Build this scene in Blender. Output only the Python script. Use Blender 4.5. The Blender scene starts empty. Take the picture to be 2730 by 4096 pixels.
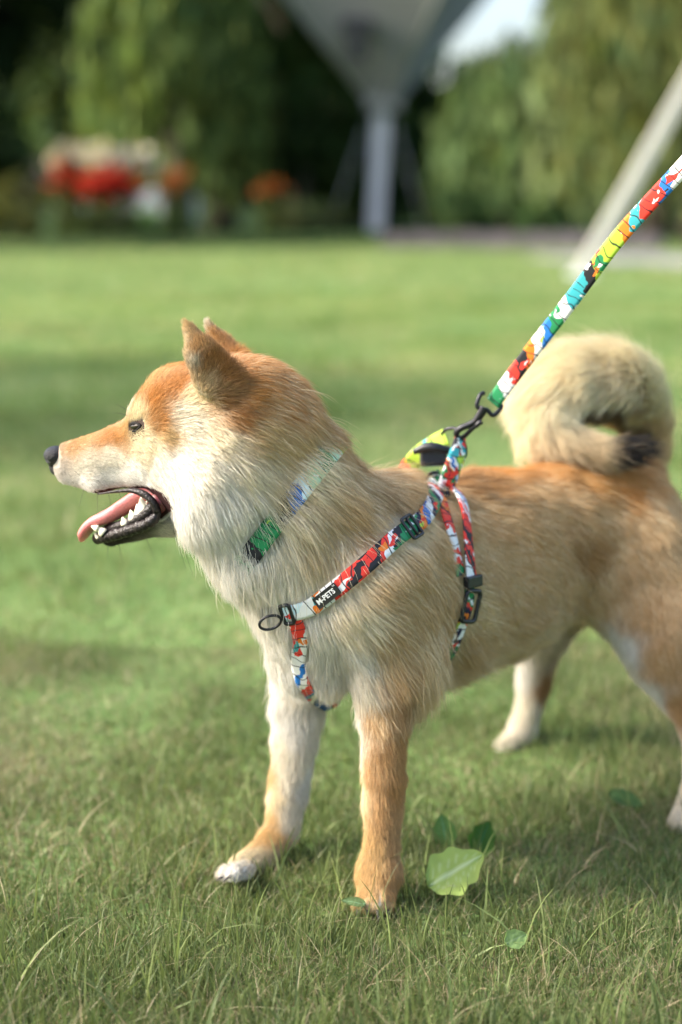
import bpy, math, numpy as np
from mathutils import Vector, Matrix
from mathutils.bvhtree import BVHTree
rng = np.random.default_rng(11)
scene = bpy.context.scene
R = math.radians

# ------------------------------------------------------------------ camera, light, exposure
W0, H0, LENS = 2730.0, 4096.0, 55.0
F = LENS / 36.0 * H0
PITCH = math.atan((H0 / 2 - 800) / F)
CAM = np.array([0.0, 0.0, 0.606])
FWD = np.array([0, math.cos(PITCH), -math.sin(PITCH)])
UP = np.array([0, math.sin(PITCH), math.cos(PITCH)])
RIGHT = np.array([1.0, 0, 0])
cd = bpy.data.cameras.new('camera')
cam = bpy.data.objects.new('camera', cd)
scene.collection.objects.link(cam)
cam.location = CAM
cam.rotation_euler = (math.pi / 2 - PITCH, 0, 0)
cd.sensor_fit = 'VERTICAL'; cd.sensor_height = 36; cd.sensor_width = 24; cd.lens = LENS
cd.clip_start = 0.05; cd.clip_end = 500
cd.dof.use_dof = True; cd.dof.focus_distance = 1.265; cd.dof.aperture_fstop = 2.6
cd.dof.aperture_blades = 0
scene.camera = cam

SUN_DIR = np.array([-0.80, -0.05, 0.62]); SUN_DIR /= np.linalg.norm(SUN_DIR)   # towards the sun
world = bpy.data.worlds.new('World'); scene.world = world; world.use_nodes = True
wn = world.node_tree.nodes; wl = world.node_tree.links
sky = wn.new('ShaderNodeTexSky'); sky.sky_type = 'NISHITA'; sky.sun_disc = False
sky.sun_elevation = math.asin(SUN_DIR[2]); sky.sun_rotation = math.atan2(SUN_DIR[0], SUN_DIR[1])
sky.air_density = 1.0; sky.dust_density = 5.0; sky.ozone_density = 1.0
wl.new(sky.outputs['Color'], wn['Background'].inputs['Color'])
wn['Background'].inputs['Strength'].default_value = 0.15
sd = bpy.data.lights.new('sun', 'SUN'); sd.energy = 2.0; sd.angle = R(4); sd.color = (1.0, 0.95, 0.87)
sun = bpy.data.objects.new('sun', sd); scene.collection.objects.link(sun)
sun.rotation_euler = Vector(SUN_DIR).to_track_quat('Z', 'Y').to_euler()
scene.view_settings.view_transform = 'Standard'
scene.view_settings.look = 'None'
scene.view_settings.exposure = 1.68
scene.view_settings.gamma = 1.0
scene.view_settings.use_curve_mapping = False
scene.render.engine = 'CYCLES'
cy = scene.cycles
cy.use_denoising = True; cy.max_bounces = 8; cy.diffuse_bounces = 4; cy.transmission_bounces = 4
cy.transparent_max_bounces = 8; cy.glossy_bounces = 2
cy.sample_clamp_indirect = 4.0
scene.cycles_curves.shape = 'RIBBONS'; scene.cycles_curves.subdivisions = 2

# ------------------------------------------------------------------ helpers
def ray(u, v):
    u = np.asarray(u, float); v = np.asarray(v, float)
    return FWD + RIGHT * ((u - W0 / 2) / F)[..., None] + UP * ((H0 / 2 - v) / F)[..., None]
def P(u, v, y):
    d = ray(u, v)
    return CAM + d * (np.asarray(y, float) / d[..., 1])[..., None]
def G(u, v, z=0.0):
    d = ray(u, v)
    return CAM + d * ((z - CAM[2]) / d[..., 2])[..., None]
def unit(a):
    return a / (np.linalg.norm(a, axis=-1, keepdims=True) + 1e-12)

def tag(o, label=None, cat=None, group=None, kind=None):
    if label: o['label'] = label
    if cat: o['category'] = cat
    if group: o['group'] = group
    if kind: o['kind'] = kind
    return o
def link(o, parent=None):
    scene.collection.objects.link(o)
    if parent is not None:
        o.parent = parent
        o.matrix_parent_inverse = parent.matrix_world.inverted() if False else Matrix.Translation(-Vector(parent.location))
    return o
def empty(name, loc, label, cat, group=None):
    o = bpy.data.objects.new(name, None); o.empty_display_size = 0.05
    o.location = loc; link(o)
    return tag(o, label, cat, group)

def fast_mesh(name, verts, faces, mat=None, parent=None, smooth=True, col=None, uv=None):
    """faces: list of int arrays (n,k)"""
    me = bpy.data.meshes.new(name)
    verts = np.asarray(verts, np.float32)
    me.vertices.add(len(verts)); me.vertices.foreach_set('co', verts.ravel())
    faces = [np.asarray(f, np.int32) for f in (faces if isinstance(faces, (list, tuple)) else [faces]) if len(f)]
    loops = np.concatenate([f.ravel() for f in faces])
    tot = np.concatenate([np.full(len(f), f.shape[1], np.int32) for f in faces])
    start = np.concatenate([[0], np.cumsum(tot)[:-1]]).astype(np.int32)
    me.loops.add(len(loops)); me.loops.foreach_set('vertex_index', loops)
    me.polygons.add(len(tot)); me.polygons.foreach_set('loop_start', start)
    me.polygons.foreach_set('loop_total', tot)
    me.update(calc_edges=True)
    me.polygons.foreach_set('use_smooth', np.full(len(tot), bool(smooth)))
    if col is not None:
        a = me.color_attributes.new('Col', 'FLOAT_COLOR', 'POINT')
        c = np.ones((len(verts), 4), np.float32); c[:, :3] = col
        a.data.foreach_set('color', c.ravel())
    if uv is not None:
        l = me.uv_layers.new(name='UVMap')
        l.data.foreach_set('uv', np.asarray(uv, np.float32)[loops].ravel())
    if mat: me.materials.append(mat)
    me.validate()
    o = bpy.data.objects.new(name, me)
    return link(o, parent)

def catmull(pts, n):
    pts = np.asarray(pts, float)
    q = np.vstack([2 * pts[0] - pts[1], pts, 2 * pts[-1] - pts[-2]])
    seg = np.linalg.norm(np.diff(pts, axis=0), axis=1) + 1e-9
    cum = np.concatenate([[0], np.cumsum(seg)]); s = np.linspace(0, cum[-1], n)
    i = np.clip(np.searchsorted(cum, s, side='right') - 1, 0, len(seg) - 1)
    t = ((s - cum[i]) / seg[i])[:, None]
    p0, p1, p2, p3 = q[i], q[i + 1], q[i + 2], q[i + 3]
    return 0.5 * (2 * p1 + (p2 - p0) * t + (2 * p0 - 5 * p1 + 4 * p2 - p3) * t ** 2 + (3 * p1 - p0 - 3 * p2 + p3) * t ** 3)

def tube_arrays(path, rad, nseg=10, closed=False, flat=1.0, ref=None):
    path = np.asarray(path, float); n = len(path)
    rad = np.broadcast_to(np.asarray(rad, float), (n,))
    if closed: tan = unit(np.roll(path, -1, 0) - np.roll(path, 1, 0))
    else: tan = unit(np.gradient(path, axis=0))
    r = np.array([0.3, -0.9, 0.2]) if ref is None else np.asarray(ref, float)
    a = unit(np.cross(tan, r)); b = np.cross(tan, a)
    ang = np.linspace(0, 2 * math.pi, nseg, endpoint=False)
    v = path[:, None, :] + rad[:, None, None] * (np.cos(ang)[None, :, None] * a[:, None, :] + flat * np.sin(ang)[None, :, None] * b[:, None, :])
    v = v.reshape(-1, 3)
    m = n if closed else n - 1
    i, j = np.meshgrid(np.arange(m), np.arange(nseg), indexing='ij')
    i2 = (i + 1) % n; j2 = (j + 1) % nseg
    q = np.stack([i * nseg + j, i2 * nseg + j, i2 * nseg + j2, i * nseg + j2], -1).reshape(-1, 4)
    t = np.zeros((0, 3), int)
    if not closed:
        k = len(v); v = np.vstack([v, path[0], path[-1]])
        jj = np.arange(nseg); j2 = (jj + 1) % nseg
        t = np.vstack([np.stack([np.full(nseg, k), jj, j2], -1),
                       np.stack([np.full(nseg, k + 1), (n - 1) * nseg + j2, (n - 1) * nseg + jj], -1)])
    return v, q, t
class MB:
    def __init__(s): s.v = []; s.q = []; s.t = []; s.n = 0; s.c = []
    def add(s, v, q=None, t=None, col=None):
        s.v.append(np.asarray(v, float))
        if q is not None and len(q): s.q.append(np.asarray(q) + s.n)
        if t is not None and len(t): s.t.append(np.asarray(t) + s.n)
        s.n += len(v)
        if col is not None: s.c.append(np.broadcast_to(np.asarray(col, float), (len(v), 3)))
        return s
    def tube(s, path, rad, nseg=10, closed=False, flat=1.0, ref=None):
        return s.add(*tube_arrays(path, rad, nseg, closed, flat, ref))
    def box(s, c, ax, ay, az):
        c, ax, ay, az = [np.asarray(q, float) for q in (c, ax, ay, az)]
        v = [c + i * ax + j * ay + k * az for i in (-1, 1) for j in (-1, 1) for k in (-1, 1)]
        q = [(0, 1, 3, 2), (4, 6, 7, 5), (0, 4, 5, 1), (2, 3, 7, 6), (0, 2, 6, 4), (1, 5, 7, 3)]
        return s.add(v, q)
    def build(s, name, mat, parent=None, smooth=True):
        f = []
        if s.q: f.append(np.vstack(s.q))
        if s.t: f.append(np.vstack(s.t))
        return fast_mesh(name, np.vstack(s.v), f, mat, parent, smooth, np.vstack(s.c) if s.c else None)

def vnoise(p, f, seed=0):
    """cheap smooth 3-d value noise in -1..1"""
    p = np.asarray(p, float) * f + 1000.0 + seed * 17.3
    i = np.floor(p).astype(np.int64); w = p - i; w = w * w * (3 - 2 * w)
    def h(a, b, c):
        x = (a * 374761393 + b * 668265263 + c * 2147483647 + seed * 974711) & 0xffffffff
        x = ((x ^ (x >> 13)) * 1274126177) & 0xffffffff
        return ((x ^ (x >> 16)) & 0xffff) / 32767.5 - 1
    r = 0
    for a in (0, 1):
        for b in (0, 1):
            for c in (0, 1):
                ww = (w[..., 0] if a else 1 - w[..., 0]) * (w[..., 1] if b else 1 - w[..., 1]) * (w[..., 2] if c else 1 - w[..., 2])
                r = r + ww * h(i[..., 0] + a, i[..., 1] + b, i[..., 2] + c)
    return r

# ------------------------------------------------------------------ materials
def mat(name, col=(.5, .5, .5), rough=.6, spec=.5, **kw):
    m = bpy.data.materials.new(name); m.use_nodes = True
    b = m.node_tree.nodes['Principled BSDF']
    b.inputs['Base Color'].default_value = (*col, 1); b.inputs['Roughness'].default_value = rough
    b.inputs['Specular IOR Level'].default_value = spec
    for k, x in kw.items(): b.inputs[k].default_value = x
    return m
def noisy(m, scale, amount=.3, bump=0.0, detail=4):
    nt = m.node_tree; b = nt.nodes['Principled BSDF']; c = list(b.inputs['Base Color'].default_value)
    tc = nt.nodes.new('ShaderNodeTexCoord'); n = nt.nodes.new('ShaderNodeTexNoise')
    n.inputs['Scale'].default_value = scale; n.inputs['Detail'].default_value = detail
    nt.links.new(tc.outputs['Object'], n.inputs['Vector'])
    r = nt.nodes.new('ShaderNodeValToRGB'); r.color_ramp.elements[0].position = .3; r.color_ramp.elements[1].position = .7
    r.color_ramp.elements[0].color = (*[x * (1 - amount) for x in c[:3]], 1)
    r.color_ramp.elements[1].color = (*[min(1, x * (1 + amount)) for x in c[:3]], 1)
    nt.links.new(n.outputs['Fac'], r.inputs['Fac']); nt.links.new(r.outputs['Color'], b.inputs['Base Color'])
    if bump:
        bp = nt.nodes.new('ShaderNodeBump'); bp.inputs['Strength'].default_value = bump; bp.inputs['Distance'].default_value = .002
        nt.links.new(n.outputs['Fac'], bp.inputs['Height']); nt.links.new(bp.outputs['Normal'], b.inputs['Normal'])
    return m
def attr_mat(name, rough=.6, spec=.3, trans=0.0, tint=(1, 1, 1)):
    """base colour from the Col attribute, optional translucency (thin leaves, fur)"""
    m = bpy.data.materials.new(name); m.use_nodes = True; nt = m.node_tree
    b = nt.nodes['Principled BSDF']; b.inputs['Roughness'].default_value = rough; b.inputs['Specular IOR Level'].default_value = spec
    a = nt.nodes.new('ShaderNodeAttribute'); a.attribute_name = 'Col'
    nt.links.new(a.outputs['Color'], b.inputs['Base Color'])
    if trans:
        t = nt.nodes.new('ShaderNodeBsdfTranslucent'); mx = nt.nodes.new('ShaderNodeMixShader'); mx.inputs[0].default_value = trans
        mul = nt.nodes.new('ShaderNodeMix'); mul.data_type = 'RGBA'; mul.blend_type = 'MULTIPLY'; mul.inputs[0].default_value = 1
        nt.links.new(a.outputs['Color'], mul.inputs[6]); mul.inputs[7].default_value = (*tint, 1)
        nt.links.new(mul.outputs[2], t.inputs['Color'])
        nt.links.new(b.outputs[0], mx.inputs[1]); nt.links.new(t.outputs[0], mx.inputs[2])
        nt.links.new(mx.outputs[0], nt.nodes['Material Output'].inputs['Surface'])
    return m
M_fur = attr_mat('fur_strands', .55, .35, .22)
M_skin = attr_mat('fur_skin', .85, .1)
M_grass = attr_mat('grass_blades', .5, .35, .35, (1.0, 1.0, .7))
M_leaf = attr_mat('foliage', .7, .06, .35, (1.0, 1.0, .6))
M_black = noisy(mat('black_plastic', (.012, .013, .016), .42), 400, .3, .1)
M_metal = mat('black_metal', (.018, .018, .022), .35, Metallic=.4)
M_nose = noisy(mat('nose_leather', (.010, .011, .015), .36, .4), 900, .4, .9)
M_lip = noisy(mat('lip_skin', (.016, .012, .013), .34, .35), 500, .5, .6)
M_gum = noisy(mat('mouth_lining', (.16, .03, .035), .35), 200, .3, .2)
M_tongue = noisy(mat('tongue_skin', (.62, .20, .20), .42, **{'Subsurface Weight': .25, 'Subsurface Scale': .006}), 700, .12, .35)
M_tooth = noisy(mat('tooth_enamel', (.78, .72, .56), .25), 150, .08)
M_eye = mat('eye_gloss', (.012, .008, .006), .05, Coat_Weight=0) if False else mat('eye_gloss', (.012, .008, .006), .06)
M_lid = mat('eyelid_skin', (.010, .009, .009), .7, .2)

# ------------------------------------------------------------------ the dog's body, one continuous surface grown from a distance field
L_HEAD = unit(np.array([.20, .98, 0.0])); L_TRUNK = unit(np.array([-.67, .74, 0.0]))
LO = np.array([-.31, 1.10, -.01]); HI = np.array([.46, 1.86, .52]); VX = .0026
DIM = np.ceil((HI - LO) / VX).astype(int)
D = np.full(DIM, .06, np.float32)
AX = [(LO[i] + VX * np.arange(DIM[i])).astype(np.float32) for i in range(3)]
def px(r, y): return r * y * 1.02 / F
def field(a, b, ra, rb, s, L, lo, hi):
    X = AX[0][lo[0]:hi[0], None, None]; Y = AX[1][None, lo[1]:hi[1], None]; Z = AX[2][None, None, lo[2]:hi[2]]
    q = [X - a[0], Y - a[1], Z - a[2]]; ab = (b - a).copy()
    if s != 1:
        f = 1 - 1 / s; dl = q[0] * L[0] + q[1] * L[1] + q[2] * L[2]
        q = [q[i] - f * dl * L[i] for i in range(3)]; ab = ab - f * np.dot(ab, L) * L
    l2 = max(np.dot(ab, ab), 1e-12)
    t = np.clip((q[0] * ab[0] + q[1] * ab[1] + q[2] * ab[2]) / l2, 0, 1)
    return np.sqrt((q[0] - t * ab[0]) ** 2 + (q[1] - t * ab[1]) ** 2 + (q[2] - t * ab[2]) ** 2) - (ra + t * (rb - ra))
def cone(a, b, ra, rb, k=.012, s=1.0, L=L_HEAD, sub=False):
    m = max(ra, rb) * max(s, 1) + 2 * k + .012
    lo = np.clip(((np.minimum(a, b) - m - LO) / VX).astype(int), 0, DIM); hi = np.clip(((np.maximum(a, b) + m - LO) / VX).astype(int) + 1, 0, DIM)
    if np.any(hi <= lo): return
    d = field(np.asarray(a, float), np.asarray(b, float), ra, rb, s, L, lo, hi)
    sl = tuple(slice(lo[i], hi[i]) for i in range(3)); o = D[sl]
    if sub:
        d = -d; h = np.clip(.5 - .5 * (d - o) / k, 0, 1) if False else np.clip(.5 + .5 * (d - o) / k, 0, 1)
        D[sl] = o * (1 - h) + d * h + k * h * (1 - h)
    else:
        h = np.clip(.5 + .5 * (d - o) / k, 0, 1)
        D[sl] = d * (1 - h) + o * h - k * h * (1 - h)
def chain(pts, k=.012, s=1.0, L=L_HEAD, sub=False, kj=None):
    for i_, (p, q) in enumerate(zip(pts[:-1], pts[1:])):
        if i_ and kj: k = kj
        cone(P(p[0], p[1], p[2]), P(q[0], q[1], q[2]), px(p[3], p[2]), px(q[3], q[2]), k, s, L, sub)

# trunk
chain([(1480, 2315, 1.355, 375), (1700, 2330, 1.42, 345), (1950, 2255, 1.475, 335), (2250, 2150, 1.535, 275), (2450, 2130, 1.575, 262)], .025, .85, L_TRUNK)
# neck, nape and mane
chain([(1000, 1760, 1.29, 235), (1140, 1990, 1.30, 225), (1380, 2240, 1.325, 300)], .02, .95)
chain([(1370, 2110, 1.325, 165), (1640, 2130, 1.385, 165)], .02, 1.0)
chain([(930, 1950, 1.285, 185), (1050, 2140, 1.29, 175), (1215, 2330, 1.30, 182), (1265, 2600, 1.325, 160)], .02, 1.0)
# skull and cheeks
chain([(768, 1650, 1.298, 176), (960, 1640, 1.288, 195)], .014, 1.3)
chain([(690, 1740, 1.30, 130), (900, 1840, 1.288, 215)], .024, 1.22)
chain([(650, 1840, 1.302, 120), (860, 1960, 1.290, 190)], .024, 1.15)
chain([(604, 1668, 1.302, 74), (690, 1600, 1.298, 85)], .014, 1.5)
# muzzle, lips and lower jaw
chain([(600, 1785, 1.303, 128), (280, 1842, 1.325, 68)], .012, .92)
chain([(275, 1890, 1.325, 42), (400, 1915, 1.316, 50), (560, 1890, 1.306, 52), (640, 1900, 1.300, 60)], .008, 1.35)
chain([(780, 1990, 1.295, 105), (660, 2060, 1.302, 66), (440, 2142, 1.318, 38)], .009, 1.1)
# the opened mouth
chain([(655, 2010, 1.30, 10), (560, 2010, 1.305, 42), (430, 2035, 1.315, 52)], .005, 2.2, L_HEAD, True)
# ears
def ear(base, mid, tip, ra, rm, rt, n, flat):
    chain([(*base, ra), (*mid, rm), (*tip, rt)], .006, flat, n)
NE = unit(np.array([.35, -.93, .1])); FE = unit(np.array([.60, .75, .1]))
ear((872, 1520, 1.238), (812, 1420, 1.232), (748, 1296, 1.236), 92, 62, 17, NE, .42)
ear((935, 1470, 1.335), (888, 1400, 1.343), (832, 1296, 1.343), 80, 52, 17, FE, .42)
# near front leg
chain([(1470, 2330, 1.275, 170), (1600, 2630, 1.305, 148)], .03, .8, L_TRUNK)
chain([(1555, 2640, 1.30, 138), (1534, 2860, 1.29, 86), (1538, 3100, 1.285, 74), (1526, 3370, 1.28, 64), (1520, 3490, 1.277, 70)], .015, kj=.003)
chain([(1520, 3500, 1.277, 74), (1500, 3600, 1.262, 62)], .012)
for du, dy in ((-46, .004), (-18, -.005), (12, -.006), (42, .002)):
    chain([(1520 + du * .6, 3540, 1.270, 30), (1495 + du * 1.25, 3622, 1.248 + dy, 25)], .004)
# far front leg
chain([(1290, 2420, 1.39, 145), (1222, 2700, 1.385, 102), (1178, 2960, 1.385, 80), (1152, 3180, 1.382, 68), (1126, 3330, 1.376, 61), (1040, 3425, 1.350, 54), (965, 3472, 1.330, 52)], .015, kj=.003)
for du, dy in ((-14, .021), (-24, .007), (-12, -.007), (18, -.020)):
    chain([(985 + du * .4, 3475, 1.322 + dy, 30), (922 + du, 3492, 1.302 + dy, 25)], .004)
# near hind leg
chain([(2470, 2170, 1.565, 215), (2550, 2300, 1.535, 190), (2680, 2560, 1.495, 155), (2800, 2900, 1.468, 82)], .05, .8, L_TRUNK)
chain([(2815, 2900, 1.468, 74), (2800, 3180, 1.463, 58), (2735, 3290, 1.445, 55)], .012)
# far hind leg
chain([(2330, 2250, 1.66, 210), (2170, 2500, 1.68, 105), (2135, 2720, 1.70, 60)], .02)
chain([(2140, 2725, 1.70, 58), (2090, 2920, 1.695, 46), (2010, 3010, 1.675, 42)], .012)
# tail, curled over the back
TAIL = [(2560, 1960, 1.60, 70), (2575, 1820, 1.635, 52), (2556, 1670, 1.635, 54), (2450, 1545, 1.61, 80), (2285, 1555, 1.585, 92), (2190, 1660, 1.565, 84), (2225, 1758, 1.545, 66), (2350, 1796, 1.535, 42), (2470, 1800, 1.53, 26), (2580, 1785, 1.53, 9)]
tp = catmull([P(*q[:3]) for q in TAIL], 40); tr = np.interp(np.linspace(0, 1, 40), np.linspace(0, 1, len(TAIL)), [px(q[3], q[2]) for q in TAIL])
for i in range(39): cone(tp[i], tp[i + 1], tr[i], tr[i + 1], .006)

import openvdb
vg = openvdb.FloatGrid(.0208); vg.copyFromArray(np.clip(D, -.0208, .0208))
vg.transform = openvdb.createLinearTransform(VX)
bv, bq = vg.convertToQuads(isovalue=0.0)
bv = np.asarray(bv, float) + LO; bq = np.asarray(bq, int)[:, ::-1]
def sdf_grad(p):
    q = np.clip(((p - LO) / VX), 1, np.array(DIM) - 2).astype(int)
    i, j, k = q[:, 0], q[:, 1], q[:, 2]
    return unit(np.stack([D[i + 1, j, k] - D[i - 1, j, k], D[i, j + 1, k] - D[i, j - 1, k], D[i, j, k + 1] - D[i, j, k - 1]], -1))
BVH = BVHTree.FromPolygons(bv.tolist(), bq.tolist())
def hit(u, v, yd=1.35):
    d = ray(u, v); d = d / np.linalg.norm(d)
    h = BVH.ray_cast(Vector(CAM), Vector(d), 3.0)
    if h[0] is None:
        ts = np.linspace(1.15, 1.75, 61); best = None
        for t in ts:
            n = BVH.find_nearest(Vector(CAM + d * t))
            if best is None or n[3] < best[3]: best = n
        h = best
    n = np.array(h[1])
    n = sdf_grad(np.array(h[0])[None])[0]
    return np.array(h[0]), n

# ------------------------------------------------------------------ fur map: flow, length, colour
WHITE = (.82, .79, .72); CREAM = (.84, .71, .46); PALE = (.82, .75, .60); TAN = (.57, .32, .115); ORANGE = (.57, .255, .062)
BROWN = (.40, .225, .095); GOLD = (.64, .42, .17); DARK = (.035, .028, .025); GREY = (.52, .47, .40); RUST = (.44, .18, .04); FAWN = (.62, .385, .175); SAND = (.76, .56, .30)
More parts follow.
